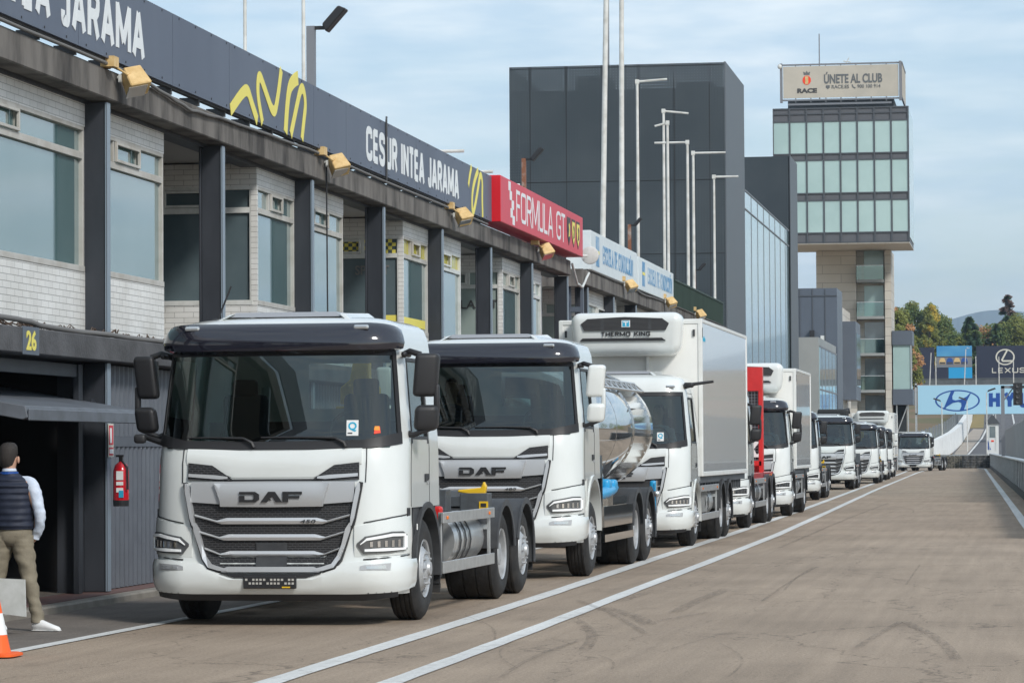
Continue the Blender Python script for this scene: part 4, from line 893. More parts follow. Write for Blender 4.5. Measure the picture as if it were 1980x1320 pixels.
def truck(name, label, x, y, rz=0., lift=0., visor='black', mirrors='black', body='chassis', lod=0, number='450', arches='dark', axle=(4.55, 5.95), box=None, antenna=False, group='lorries queued nose to tail along the pit lane', badge=True):
    T = thing(name, label, 'truck', (x, y, 0), rz, group, local=True)
    dz = lift; S = bpy.data.objects
    def up(ob):                       # raise a cab part by the chassis lift
        if dz: ob.location = (0, 0, dz)
        return ob
    def bd(m, *a, **k): return up(m.build(*a, **k))
    FA = 1.40
    # ---- cab shell
    tb = [-3, -2.85, -2.62, -2.35, -2.06, -2, -1.85, -1.64, -1.5, -1.25, -1, -.8, -.6, -.4, -.2, 0]; tb = tb + [-q for q in tb[:-1]][::-1]
    zb = [.30, .36, .46, .6, .64, .8, .98, 1.12, 1.2, 1.4, 1.58, 1.72, 1.80, 2.1, 2.35, 2.56, 2.62, 2.70, 2.78, 2.84, 2.88, 2.92, 2.95, 2.97]
    def zz(t, z):
        if 1.3 < z < 2.0: return z + .07*(min(abs(t), 2)/2)**2.5*(1-abs(z-1.75)/.45 if abs(z-1.75) < .45 else 0)
        return z
    m = MB(); V = [surf(t, zz(t, z)) for z in zb for t in tb]; N = len(tb); Fc = []
    for j in range(len(zb)-1):
        for i in range(N-1):
            tc = abs((tb[i]+tb[i+1])/2); zc = (zb[j]+zb[j+1])/2; yy = surf(tc, zc).y
            if tc < 1.64 and 1.72 < zc < 2.62: continue
            if 2.06 < tc < 2.62 and 1.72 < zc < 2.56: continue
            if tc > 2.06 and zc < 1.12: continue
            Fc.append((j*N+i, j*N+i+1, (j+1)*N+i+1, (j+1)*N+i))
    m.add(V, Fc)
    top = [surf(t, 2.97) for t in tb]; c = Vector((0, 1.2, 3.0)); mid = [c+(p-c)*.5+Vector((0, 0, .0)) for p in top]
    for p in mid: p.z = 2.992
    o = len(m.v); m.add(top+mid+[c], [(i, i+1, N+i+1, N+i) for i in range(N-1)]+[(N+i, N+i+1, 2*N) for i in range(N-1)]+[(0, N, 2*N), (N-1, 2*N, 2*N-1)])
    # rear wall with a window
    def rw(a, b, z0, z1): m.add([(a, CABL, z0), (b, CABL, z0), (b, CABL, z1), (a, CABL, z1)], [(0,1,2,3)])
    for j in range(len(zb)-1):
        z0, z1 = zb[j], zb[j+1]
        if z0 < 1.11: continue
        w0, w1 = tW(zz(3, z0)), tW(zz(3, z1)); hole = 1.98 < (z0+z1)/2 < 2.56
        if hole: m.add([(-w0, CABL, zz(3, z0)), (-.1, CABL, z0), (-.1, CABL, z1), (-w1, CABL, zz(3, z1))], [(0,1,2,3)]); m.add([(.75, CABL, z0), (w0, CABL, zz(3, z0)), (w1, CABL, zz(3, z1)), (.75, CABL, z1)], [(0,1,2,3)])
        else: m.add([(-w0, CABL, zz(3, z0)), (w0, CABL, zz(3, z0)), (w1, CABL, zz(3, z1)), (-w1, CABL, zz(3, z1))], [(0,1,2,3)])
    m.add([(-1.24, .45, 1.12), (1.24, .45, 1.12), (1.24, CABL, 1.12), (-1.24, CABL, 1.12)], [(0,1,2,3)])
    cab = bd(m, 'cab_body', 'paint_white', T, smooth=38)
    # bonnet crease and panel seams
    m = MB(); tstrip(m, X_([(-.86, 1.70), (0, 1.66), (.86, 1.70)]), X_([(-.86, 1.545), (-.6, 1.50), (-.4, 1.42), (.4, 1.42), (.6, 1.50), (.86, 1.545)]), .022, -.01, 20, 0, 3, .014)
    bd(m, 'bonnet_panel', 'paint_white', T, smooth=30)
    m = MB()
    for s in (-1, 1):
        tribbon(m, [(s*.90, 1.70), (s*.905, 1.56), (s*.90, 1.37)], .010, .003)
        for a, b in (((1.0, .985), (1.5, 1.035)), ((1.5, 1.035), (1.9, 1.06)), ((1.0, .635), (1.5, .655)), ((1.5, .655), (1.97, .67))):
            tt = [(s*a[0], a[1]), (s*b[0], b[1])]; tt.sort(); tstrip(m, [(p, q+.006) for p, q in tt], [(p, q-.006) for p, q in tt], .0035, 0, 4, 0, 1)
        tt = sorted([(s*1.86, 1.12), (s*1.99, 1.12)]); tstrip(m, tt, [(p, q-.10-.03*(abs(p) > 1.9)) for p, q in tt], .01, 0, 2, 0, 1)
        for z0, z1 in ((1.13, 1.95),): 
            q = sorted([(s*2.045), (s*2.053)]); tstrip(m, [(q[0], z1), (q[1], z1)], [(q[0], z0), (q[1], z0)], .003, 0, 1, 0, 6)
        q = sorted([s*2.66, s*2.668]); tstrip(m, [(q[0], 2.62), (q[1], 2.62)], [(q[0], 1.13), (q[1], 1.13)], .003, 0, 1, 0, 8)
        q = sorted([s*2.045, s*2.668]); tstrip(m, [(q[0], 2.645), (q[1], 2.645)], [(q[0], 2.637), (q[1], 2.637)], .003, 0, 2, 0, 1)
    bd(m, 'panel_gaps', 'plastic_black', T)
    # black windscreen surround and cowl
    m = MB(); tstrip(m, [(-1.68, 1.85), (-1.3, 1.81), (-1, 1.775), (0, 1.76), (1, 1.775), (1.3, 1.81), (1.68, 1.85)], [(-1.68, 1.735), (-1.3, 1.705), (-1, 1.695), (-.65, 1.69), (-.4, 1.685), (.4, 1.685), (.65, 1.69), (1, 1.695), (1.3, 1.705), (1.68, 1.735)], .012, -.02, 24)
    for s in (-1, 1): q = sorted([s*1.59, s*1.68]); tstrip(m, [(q[0], 2.62), (q[1], 2.62)], [(q[0], 1.84), (q[1], 1.84)], .007, -.01, 2, 0, 6)
    tstrip(m, [(-1.68, 2.66), (1.68, 2.66)], [(-1.68, 2.59), (1.68, 2.59)], .007, -.01, 20)
    bd(m, 'windscreen_surround', 'plastic_black', T, smooth=40)
    m = MB(); q = [-1.65+i*3.30/24 for i in range(25)]; rws = [1.70+i*.92/10 for i in range(11)]
    m.rings([[surf(t, z, -.002) for t in q] for z in rws], 0, False, False); bd(m, 'windscreen', 'windscreen', T, smooth=60)
    for s in (-1, 1):
        m = MB(); m.rings([[surf(s*t, z, -.012) for t in (2.05, 2.2, 2.35, 2.5, 2.63)] for z in (1.70, 1.9, 2.2, 2.57)], 0, False, False); bd(m, 'side_window', 'side_glass', T)
        m = MB()
        for a, b, z0, z1 in ((2.05, 2.075, 1.74, 2.57), (2.605, 2.63, 1.74, 2.57), (2.075, 2.605, 2.54, 2.575), (2.075, 2.605, 1.78, 1.81)):
            q = sorted([s*a, s*b]); tstrip(m, [(q[0], z1), (q[1], z1)], [(q[0], z0), (q[1], z0)], .006, -.01, 3, 0, 3)
        q = sorted([s*2.5, s*2.62]); tstrip(m, [(q[0], 1.44), (q[1], 1.44)], [(q[0], 1.36), (q[1], 1.38)], .012, 0, 3, 0, 1)
        bd(m, 'door_trim', 'plastic_black', T)
        if lod < 2:
            m = MB(); q = sorted([s*2.28, s*2.46]); 
            if s > 0: m.text('XD', .06, .14, surf(2.55, 1.34, .004), UY, UZ, .004, .02)
            m.build('model_badge', 'silver_satin', T).location = (0, 0, dz) if s > 0 else (0, 0, dz)
            if s < 0: pass
    # interior
    m = MB(); m.box(-1.1, 1.1, .55, 1.9, 1.13, 1.3); m.rbox((0, .52, 1.60), (2.1, .5, .28), .06, 2); m.box(-1.1, 1.1, 1.86, 1.94, 1.15, 1.97); m.rbox((0, .72, 1.66), (.5, .25, .2), .05, 2)
    bd(m, 'dashboard', 'interior', T)
    for s in (-.62, .62):
        m = MB(); m.rbox((s, 1.2, 1.5), (.5, .5, .16), .06, 2); m.rbox((s, 1.48, 1.88), (.46, .14, .72), .06, 2); m.rbox((s, 1.46, 2.3), (.26, .1, .18), .04, 2); bd(m, 'seat', 'seat_cloth', T, smooth=40)
    m = MB(); Q = [(.62+.22*math.cos(a), .80+.08*math.sin(a), 1.86+.2*math.sin(a)) for a in [2*math.pi*k/20 for k in range(21)]]; m.tube(Q, .016, 6, 0, False); m.tube([(.62, .7, 1.7), (.62, .8, 1.86)], .03, 6); m.tube([(.42, .8, 1.86), (.82, .8, 1.86)], .015, 6); bd(m, 'steering_wheel', 'plastic_black', T)
    # ---- grille
    gr = MB(); tstrip(gr, X_([(-.84, 1.30), (0, 1.30), (.84, 1.30)]), X_([(-.84, 1.22), (-.80, 1.12), (-.72, .86), (-.64, .60), (-.50, .53), (0, .53), (.50, .53), (.64, .60), (.72, .86), (.80, 1.12), (.84, 1.22)]), .012, 0, 30, 0, 6)
    G_ = bd(gr, 'grille', 'grille_black', T)
    def sl(zc, he, ho, hc0, hc1, drop=.042, th=.058):
        """slat: centre bar half-width hc0 (top) hc1 (bottom), tips at he rising by drop"""
        m = MB(); tp = [(-he, zc+drop+.022), (-hc0-.10, zc+.004), (-hc0, zc+.03), (hc0, zc+.03), (hc0+.10, zc+.004), (he, zc+drop+.022)]
        bt = [(-he, zc+drop), (-hc1, zc-th+.03), (hc1, zc-th+.03), (he, zc+drop)]
        tstrip(m, X_(tp), X_(bt), .05, .0, 14, 0, 2, .012); o_ = m.build('slat', 'silver', G_, smooth=30); return o_
    sl(1.005, .76, 0, .44, .49); sl(.85, .72, 0, .42, .47); sl(.69, .66, 0, .41, .46); 
    m = MB(); tstrip(m, X_([(-.50, .535), (-.42, .565), (.42, .565), (.50, .535)]), X_([(-.50, .53), (-.47, .515), (.47, .515), (.50, .53)]), .06, 0, 10, 0, 1); m.build('slat', 'silver', G_)
    m = MB(); tstrip(m, X_([(-.15, .80), (.15, .80)]), X_([(-.15, .57), (.15, .57)]), .03, 0, 4, 0, 3); m.build('radar_cover', 'plastic_dark', G_)
    # chrome side frames
    for s in (-1, 1):
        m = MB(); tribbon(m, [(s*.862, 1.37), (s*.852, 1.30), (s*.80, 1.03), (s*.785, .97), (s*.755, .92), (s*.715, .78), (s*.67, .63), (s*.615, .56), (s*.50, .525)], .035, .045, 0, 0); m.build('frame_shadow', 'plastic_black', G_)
        m = MB(); tribbon(m, [(s*.845, 1.36), (s*.835, 1.30), (s*.785, 1.03), (s*.77, .96)], [.020, .042, .036, .012], .07)
        tribbon(m, [(s*.765, .985), (s*.74, .92), (s*.70, .78), (s*.655, .63), (s*.60, .575), (s*.50, .545), (s*.42, .535)], [.02, .050, .038, .036, .042, .038, .02], .065)
        m.build('side_frame', 'silver', G_, smooth=30)
    # silver nameplate panel with lettering
    m = MB(); tstrip(m, X_([(-.82, 1.375), (-.55, 1.378), (0, 1.38), (.55, 1.378), (.82, 1.375)]), X_([(-.80, 1.185), (-.50, 1.165), (0, 1.165), (.50, 1.165), (.80, 1.185)]), .05, 0, 20, 0, 2, .006)
    tstrip(m, X_([(-.56, 1.36), (0, 1.362), (.56, 1.36)]), X_([(-.56, 1.35), (-.50, 1.14), (0, 1.135), (.50, 1.14), (.56, 1.35)]), .085, .04, 20, 0, 4, .02)
    m.build('name_panel', 'silver_satin', G_, smooth=28)
    def sp(x, z, off): return surf(xt(x, z), z, off)
    m = MB(); yf = sp(0, 1.24, .088).y
    def gly(poly, x0, sc): m.plane_poly([(x0+a*sc, b*sc) for a, b in poly], (0, yf, 1.186), UX, UZ, .012)
    u_ = .1
    D1 = [(0,0),(1.55,0),(1.95,.25),(1.95,.75),(1.55,1),(0,1),(0,.76),(1.30,.76),(1.42,.66),(1.42,.34),(1.30,.24),(.52,.24),(.52,.62),(0,.62)]
    A1 = [(0,0),(.62,0),(.80,.2),(1.05,.2),(.85,.42),(1.0,.42),(1.12,.56),(1.48,0),(2.1,0),(1.42,1),(.75,1)]
    F1 = [(0,0),(.55,0),(.55,.36),(1.65,.36),(1.65,.6),(.55,.6),(.55,.76),(1.9,.76),(1.9,1),(0,1)]
    gly(D1, -.305, u_); gly([(a, b) for a, b in A1], -.095, u_); gly(F1, .12, u_); m.build('lettering', 'plastic_black', G_)
    if number and lod < 2:
        m = MB(); m.text(number, .034, .15, Vector((.28, sp(.35, 1.0, .052).y, .985)), UX, UZ, .003, .015, italic=.35); m.build('power_number', 'plastic_dark', G_)
    # upper corner intakes
    for s in (-1, 1):
        m = MB(); tp = [(.40, 1.405), (.60, 1.535), (.84, 1.56)]; bt = [(.40, 1.392), (.50, 1.385), (.84, 1.40)]
        if s < 0: tp, bt = mirror(tp), mirror(bt)
        tstrip(m, X_(tp), X_(bt), .026, 0, 8, 0, 2); I = bd(m, 'upper_intake', 'grille_black', T)
        m = MB(); tp = [(.44, 1.425), (.56, 1.44), (.83, 1.455)]; bt = [(.44, 1.405), (.52, 1.40), (.83, 1.425)]
        if s < 0: tp, bt = mirror(tp), mirror(bt)
        tstrip(m, X_(tp), X_(bt), .042, 0, 6, 0, 1); m.build('trim', 'silver', I)
    m = MB(); tstrip(m, X_([(-.48, 1.405), (0, 1.405), (.48, 1.405)]), X_([(-.48, 1.382), (.48, 1.382)]), .01, 0, 10, 0, 1); bd(m, 'shadow_gap', 'plastic_black', T)
    # lower body: corner panels and bumper
    for s in (-1, 1):
        m = MB(); tp = [(s*.96, .96), (s*1.3, 1.0), (s*1.7, 1.03), (s*2.0, 1.05)]; bt = [(s*.80, .66), (s*1.2, .66), (s*1.7, .68), (s*2.0, .69)]
        tp[0] = (s*.90, .95); bt[0] = (s*.80, .655)
        if s < 0: tp, bt = tp[::-1], bt[::-1]
        tp = [(p, q) for p, q in tp]; tstrip(m, tp, bt, .024, -.01, 16, 0, 3, .010)
        bd(m, 'corner_panel', 'paint_white', T, smooth=28)
    m = MB(); tstrip(m, [(-2.12, .63), (-1.6, .63), (-1.0, .61), (-.80, .60), (-.56, .51), (-.47, .485), (.47, .485), (.56, .51), (.80, .60), (1.0, .61), (1.6, .63), (2.12, .63)],
                     [(-2.12, .36), (-1.6, .335), (-.9, .325), (0, .325), (.9, .325), (1.6, .335), (2.12, .36)], .05, -.03, 36, 0, 5, .016)
    B = bd(m, 'bumper', 'paint_white', T, smooth=26)
    m = MB(); tstrip(m, [(-1.75, .345), (-1.0, .335), (0, .335), (1.0, .335), (1.75, .345)], [(-1.6, .29), (-1, .265), (0, .26), (1, .265), (1.6, .29)], .035, -.1, 26, 0, 1); m.build('lower_lip', 'plastic_black', B)
    m = MB(); tstrip(m, [(-.60, .52), (-.48, .50), (.48, .50), (.60, .52)], [(-.56, .505), (-.40, .465), (.40, .465), (.56, .505)], .06, 0, 10, 0, 1); m.build('centre_trim', 'plastic_black', B)
    for s in (-1, 1):
        tp = [(s*.98, .57), (s*1.05, .585), (s*1.42, .60)]; bt = [(s*.98, .535), (s*1.42, .535)]
        if s < 0: tp, bt = tp[::-1], bt[::-1]
        m = MB(); tstrip(m, tp, bt, .056, .03, 6, 0, 1); f = m.build('fog_lamp', 'silver_satin', B)
        tp = [(p*.995+s*.04*(1 if i == 0 else -1), q-.01) for i, (p, q) in enumerate(sorted(tp, key=lambda e: abs(e[0])))]; tp.sort(); bt2 = sorted([(s*1.06, .545), (s*1.34, .545)])
        m = MB(); tstrip(m, sorted([(s*1.06, .567), (s*1.34, .58)]), bt2, .061, .04, 5, 0, 1); m.build('lens', 'lens', f)
    # number plate holder
    m = MB(); y0 = sp(0, .43, .056).y
    m.rbox((0, y0-.008, .425), (.52, .02, .12), .008, 1)
    for i in range(14):
        for j in range(2):
            if (i*7+j*3) % 5 and lod == 0: m.box(-.24+i*.035, -.24+i*.035+.022, y0-.0215, y0-.0185, .405+j*.035, .405+j*.035+.02, 1)
    if lod == 0: m.box(.12, .20, y0-.0215, y0-.0185, .372, .385, 2)
    m.build('plate_holder', ['plastic_black', 'frame_old', 'yellow_paint'], B)
    # headlights
    for s in (-1, 1):
        def sr(l): return sorted([(s*a, b) for a, b in l])
        m = MB(); tstrip(m, sr([(.93, .79), (1.02, .855), (1.45, .90), (1.66, .90), (1.76, .87)]), sr([(.93, .765), (1.0, .69), (1.4, .70), (1.76, .725)]), .036, 0, 12, 0, 2); H = bd(m, 'headlight', 'lamp_inner', T)
        m = MB()
        tstrip(m, sr([(.97, .785), (1.05, .84), (1.45, .882), (1.70, .88)]), sr([(.97, .775), (1.05, .815), (1.45, .855), (1.70, .855)]), .052, .03, 10, 0, 1)
        tstrip(m, sr([(1.66, .86), (1.73, .86)]), sr([(1.66, .745), (1.73, .745)]), .052, .03, 3, 0, 2)
        tstrip(m, sr([(1.02, .735), (1.30, .745), (1.70, .745)]), sr([(1.02, .712), (1.30, .715), (1.70, .727)]), .052, .03, 8, 0, 1); m.build('light_strip', 'led', H)
        m = MB()
        for a in (1.08, 1.19, 1.30, 1.41, 1.52): 
            tstrip(m, sr([(a, .80+.04*(a-1)), (a+.085, .805+.04*(a-1))]), sr([(a+.02, .755), (a+.06, .755)]), .05, .03, 2, 0, 1)
        m.build('reflector', 'chrome', H)

    # side skirts, steps and front wheel arch
    am = 'plastic_dark' if arches == 'dark' else 'paint_white'
    for s in (-1, 1):
        m = MB()
        half_arch(m, s*1.0, s*1.262, FA, .505, .60, .06, -8, 188, 24)
        if arches != 'dark': m.prism([(s*1.01, .78, .36), (s*1.01, .80, 1.13), (s*1.01, FA-.3, 1.13), (s*1.01, FA-.56, .9), (s*1.01, FA-.66, .45)], (s*.238, 0, 0))
        bd(m, 'wheel_arch', am, T, smooth=35)
        m = MB(); m.prism([(s*.95, .76, .34), (s*.95, .78, 1.115), (s*.95, FA-.28, 1.115), (s*.95, FA-.55, .86), (s*.95, FA-.63, .6), (s*.95, FA-.60, .40)], (s*.275, 0, 0)); bd(m, 'step_panel', 'plastic_dark' if arches == 'dark' else 'paint_white', T)
        m = MB(); m.prism([(s*1.0, FA+.62, .5), (s*1.0, FA+.60, 1.10), (s*1.0, CABL+.0, 1.115), (s*1.0, CABL+.05, .5)], (s*.2, 0, 0)); bd(m, 'rear_step', 'plastic_dark', T)
        m = MB()
        for i in range(12): m.box(s*.95, s*1.24, FA+.665+.015*(i % 2), FA+.70+.015*(i % 2), .24+i*.045, .24+(i+1)*.045)
        m.build('mud_flap', 'rubber', T)
        m = MB(); m.rbox((s*1.262, .80, .93), (.012, .02, .06), .005, 1); bd(m, 'side_marker', 'sticker_white', T)
    # visor / roof
    if visor == 'black':
        rowsV = []
        for zc, of in ((2.60, .03), (2.608, .12), (2.66, .155), (2.72, .152), (2.78, .14), (2.815, .13), (2.84, .10), (2.845, .02)):
            row = []
            for i in range(33):
                t = -1.72+3.44*i/32; e = max(0, (abs(t)-1.15)/.57); zq = zc + (.035*(max(0, 1-e*1.6)*0 + (e**1.5))*(1 if zc < 2.7 else -.6)); 
                row.append(surf(t, min(zq, 2.88), of*(1-.35*e**3)) + Vector((0, 0, max(0, zq-2.88))))
            rowsV.append(row)
        m = MB(); m.rings(rowsV, 0, False, False)
        V_ = bd(m, 'sun_visor', 'visor_black', T, smooth=45)
        for s in (-1, 1):
            m = MB(); p = surf(s*1.02, 2.785, .135); m.rbox((p.x, p.y-.004, p.z+.0), (.15, .05, .045), .018, 2); m.build('marker_lamp', 'lens', V_)
    elif visor == 'white':
        for s in (-1, 1):
            m = MB(); p = surf(s*1.2, 2.75, .01); m.rbox((p.x, p.y, p.z), (.16, .05, .045), .018, 2); bd(m, 'marker_lamp', 'lens', T)
    m = MB(); m.add([(-.62, .75, 2.985), (.52, .75, 2.985), (.52, 1.8, 3.02), (-.62, 1.8, 3.02), (-.55, .85, 3.035), (.45, .85, 3.035), (.45, 1.75, 3.045), (-.55, 1.75, 3.045)], [(4,5,6,7), (0,1,5,4), (1,2,6,5), (2,3,7,6), (3,0,4,7)]); bd(m, 'roof_hatch', 'roof_panel', T)
    
    for a_, b_ in ((-.70, -.60), (.60, .50)):
        m = MB(); m.prism([(a_, .60, 2.94), (b_, .75, 3.01), (b_+.02, 1.8, 3.05), (a_, 1.8, 2.99)], (.05, 0, .008)); bd(m, 'roof_rib', 'paint_white', T, bevel=.01)
    if antenna: m = MB(); m.tube([(-.75, .85, 2.95), (-.62, .9, 3.3)], .01, 5); m.rbox((-.75, .85, 2.96), (.07, .1, .04), .015, 1); bd(m, 'antenna', 'plastic_black', T)
    # wipers, tax sticker
    for a, b, c_ in ((-.20, -1.0, -.98), (.72, -.15, -.1)):
        m = MB(); P = [surf(a/.9, 1.70, .03), surf(a/.9-.02, 1.74, .05), surf(a/.9-.12, 1.79, .04), surf((a+b)/2/.9, 1.80, .03), surf(b/.9*.9, 1.80, .025)]
        m.tube(P, [.018, .018, .014, .009, .007], 6); bd(m, 'wiper', 'plastic_black', T, smooth=50)
    # mirrors
    mm = 'plastic_black' if mirrors == 'black' else 'paint_white'
    for s in (-1, 1):
        x = s*1.40; y = .60
        m = MB()
        def sh(w): return (w.x + s*.02*(w.z/.2), w.y + .25*w.x*s + (.02 if w.z < 0 else 0), w.z)
        m.rbox((x, y, 2.40), (.225, .16, .42), .05, 4, 0, sh); m.rbox((x, y, 1.985), (.225, .17, .25), .06, 4, 0, sh)
        m.rbox((x+s*.095, y+.03, 2.17), (.055, .07, .28), .02, 2)
        Mi = bd(m, 'mirror', mm, T, smooth=50)
        m = MB(); m.tube([surf(s*1.95, 2.60, .01), (s*1.24, y-.02, 2.63), (x-s*.05, y, 2.595)], [.035, .03, .03], 8); m.tube([surf(s*1.98, 1.83, .0), (s*1.27, y-.03, 1.82), (x+s*.04, y, 1.88)], [.035, .026, .022], 8); m.rbox((s*1.2, .62, 2.60), (.05, .3, .05), .02, 1); m.build('arm', 'plastic_black', Mi, smooth=50)
        m = MB(); m.box(x-.10, x+.10, y+.082, y+.09, 2.25, 2.56); m.build('mirror_glass', 'lens', Mi)
    if mirrors == 'black' and lod == 0 and name != 'x':
        m = MB(); m.tube([surf(-1.7, 1.76, .0), surf(-1.9, 1.80, .18), (-1.36, .28, 1.80)], [.03, .025, .03], 8); m.rbox((-1.37, .27, 1.80), (.12, .08, .09), .03, 2); bd(m, 'kerb_mirror', 'plastic_black', T, smooth=50)
    # ---- chassis
    r1, r2 = FA+axle[0], (FA+axle[1] if len(axle) > 1 else None); end = (r2 or r1)+.75; cz = .80+dz*.8
    m = MB()
    for s in (-.43, .43):
        m.box(s-.04, s+.04, .5, end, cz-.02, cz+.24)
    for yy in [2.3, 3.2, 4.1, 5.0, end-.1]:
        if yy < end: m.box(-.39, .39, yy, yy+.08, cz, cz+.18)
    m.box(-.9, .9, .5, .9, .45, .7); m.box(-.45, .45, .9, 2.0, .55, 1.0)
    m.build('chassis_frame', 'chassis', T)
    m = MB(); m.tube([(-1.0, FA, .505), (1.0, FA, .505)], .08, 8)
    for a in (r1, r2):
        if a: m.tube([(-1.0, a, .505), (1.0, a, .505)], .09, 8); m.ell((0, a, .505), (.22, .2, .2))
    m.build('axle', 'chassis', T)
    for s in (-1, 1):
        wheel(T, s*1.22, FA, s, False, lod=lod); wheel(T, s*1.21, r1, s, True, lod=lod, w=.60 if lod < 2 else .3)
        if r2: wheel(T, s*1.21, r2, s, False, lod=lod, hubcol='rim')
        for a in (r1, r2):
            if a:
                m = MB(); half_arch(m, s*.62, s*1.25, a, .50, .585 if a == r1 else .575, .035, 8 if a == r1 else -15, 165 if a == r2 or not r2 else 172, 16)
                half_arch(m, s*1.245, s*1.262, a, .50, .55, .075, 8 if a == r1 else -15, 165 if a == r2 or not r2 else 172, 16); m.build('mudguard', 'plastic_dark', T, smooth=40)
        m = MB(); a = r2 or r1; m.box(s*.65, s*1.22, a+.64, a+.66, .25, .78); m.build('mud_flap', 'rubber', T)
    # side equipment
    if lod < 3:
        for s in (-1, 1):
            if body == 'tank': continue
            yb, ye = FA+.95, r1-.68
            m = MB(); m.box(s*1.215, s*1.245, yb-.1, ye, .93, 1.04); m.box(s*1.215, s*1.245, yb-.1, ye-.02, .42, .54)
            for q in (yb-.06, ye-.14): m.box(s*1.18, s*1.214, q, q+.05, .44, 1.04)
            m.box(s*.5, s*1.18, yb-.04, yb, .80, .86); m.box(s*.5, s*1.18, ye-.14, ye-.10, .80, .86); m.build('side_guard', 'alu', T, bevel=.004)
            m = MB()
            for q in (yb+.1, ye-.35): m.rbox((s*1.252, q, .985), (.014, .06, .035), .005, 1)
            m.build('side_lamp', 'orange_lamp', T)
            m = MB(); ym = (yb+ye)/2
            def tk(c0, c1, r_):
                rings = []
                for yy in (c0, c0+.03, c1-.03, c1):
                    k = .94 if yy in (c0, c1) else 1
                    rings.append([(s*.86+r_*k*math.cos(a), yy, .72+r_*k*math.sin(a)) for a in [2*math.pi*i/24 for i in range(24)]])
                m.rings(rings)
            tk(ym-.35, ye-.12, .29)
            k = m.build('fuel_tank', 'alu', T, smooth=40)
            m = MB(); 
            for q in (ym-.15, ym+.15, ym+.42): m.lathe([(-.02, .30), (-.02, .312), (.02, .312), (.02, .30)], (s*.86, q, .72), 'y', 20)
            m.build('strap', 'plastic_dark', k)
            m = MB(); m.rbox((s*.9, yb+.2, .72), (.5, .45, .5), .05, 2); m.tube([(s*.8, yb+.5, .45), (s*1.1, yb+.5, .45)], .1, 10); m.tube([(s*.75, yb+.6, .4), (s*.75, ye+.1, .38)], .05, 6); m.build('battery_box', 'plastic_dark', T, smooth=40)
    m = MB(); m.box(-1.2, 1.2, end-.02, end+.06, .40, .52)
    for s in (-1, 1): m.box(s*.45-.04, s*.45+.04, end-.02, end+.03, .5, cz)
    m.build('rear_bumper', 'chassis', T)
    m = MB()
    for s in (-1, 1): m.rbox((s*.95, end+.09, .62), (.42, .05, .13), .02, 1)
    m.build('tail_lamp', 'red_lamp', T)
    # ---- bodies
    if body == 'hooklift':
        m = MB()
        for s in (-.36, .36): m.box(s-.07, s+.07, 2.6, end-.1, cz+.24, cz+.40); m.box(s-.05, s+.05, 2.2, 4.4, cz+.40, cz+.55)
        m.box(-.5, .5, 2.25, 2.45, cz+.2, cz+.62); m.box(-.9, .9, 5.6, 5.75, cz+.24, cz+.36)
        m.box(.90, 1.21, 5.01, 5.3, .93, 1.2); m.box(-1.21, -.90, 5.01, 5.3, .93, 1.2); m.box(.5, .9, 4.2, 4.5, 1.0, 1.25); m.box(.62, 1.1, 2.25, 2.6, 1.0, 1.5)
        m.prism([(.2, 2.2, 1.30), (.2, 3.1, 1.52), (.2, 4.5, 1.45), (.2, 4.6, 1.28), (.2, 3.2, 1.2)], (.2, 0, 0)); m.prism([(-.4, 2.2, 1.30), (-.4, 3.1, 1.52), (-.4, 4.5, 1.45), (-.4, 4.6, 1.28), (-.4, 3.2, 1.2)], (.2, 0, 0))
        m.box(-.95, .95, 3.45, 3.6, 1.08, 1.30); m.build('lift_frame', 'chassis', T, bevel=.008)
        m = MB(); m.box(-.12, .12, 2.30, 2.5, 1.5, 2.35); m.prism([(-.2, 2.32, 2.15), (.2, 2.32, 2.15), (.2, 2.32, 2.32), (.1, 2.32, 2.42), (.1, 2.32, 2.60), (-.06, 2.32, 2.62), (-.1, 2.32, 2.40), (-.2, 2.32, 2.32)], (0, .14, 0)); m.box(-.24, .14, 2.28, 2.31, 1.95, 2.13); m.rbox((.22, 2.36, 2.18), (.07, .07, .07), .03, 2)
        m.v = [(p[0]+.36, p[1], p[2]) for p in m.v]; m.build('lift_hook', 'yellow_paint', T, bevel=.012)
        m = MB()
        for s in (-.25, .25): m.tube([(s, 2.5, 1.2), (s, 4.4, 1.36)], .05, 10); m.tube([(s, 2.3, 1.25), (s, 3.2, 1.33)], .032, 8, 1)
        for i in range(5): m.tube([(-.6+.1*i, 2.1, 1.15), (-.5+.1*i, 2.5, 1.45-.05*i), (-.3+.1*i, 3.0, 1.2)], .018, 6)
        for i in range(3): m.tube([(.5, 2.1+.1*i, 1.1), (.75, 2.25+.1*i, 1.4-.05*i), (1.0, 2.4, 1.1)], .02, 6)
        m.build('hydraulics', ['chassis', 'chrome'], T, smooth=40)
        m = MB(); m.prism([(1.10, 5.1, 1.17), (1.16, 5.1, 1.17), (1.18, 5.1, 1.27), (1.15, 5.1, 1.33), (1.12, 5.1, 1.26), (.86, 5.1, 1.235), (.86, 5.1, 1.21)], (0, .10, 0)); m.build('locking_hook', 'yellow_paint', T, bevel=.01)
        m = MB(); m.box(1.12, 1.22, 4.99, 5.0, 1.03, 1.11, 0); m.box(1.14, 1.20, 4.982, 4.989, 1.05, 1.09, 1); m.build('warning_plate', ['yellow_paint', 'plastic_black'], T)
        m = MB(); m.rbox((1.12, 2.6, 1.02), (.1, .1, .16), .03, 2); m.build('filler_cap', 'red_lamp', T)
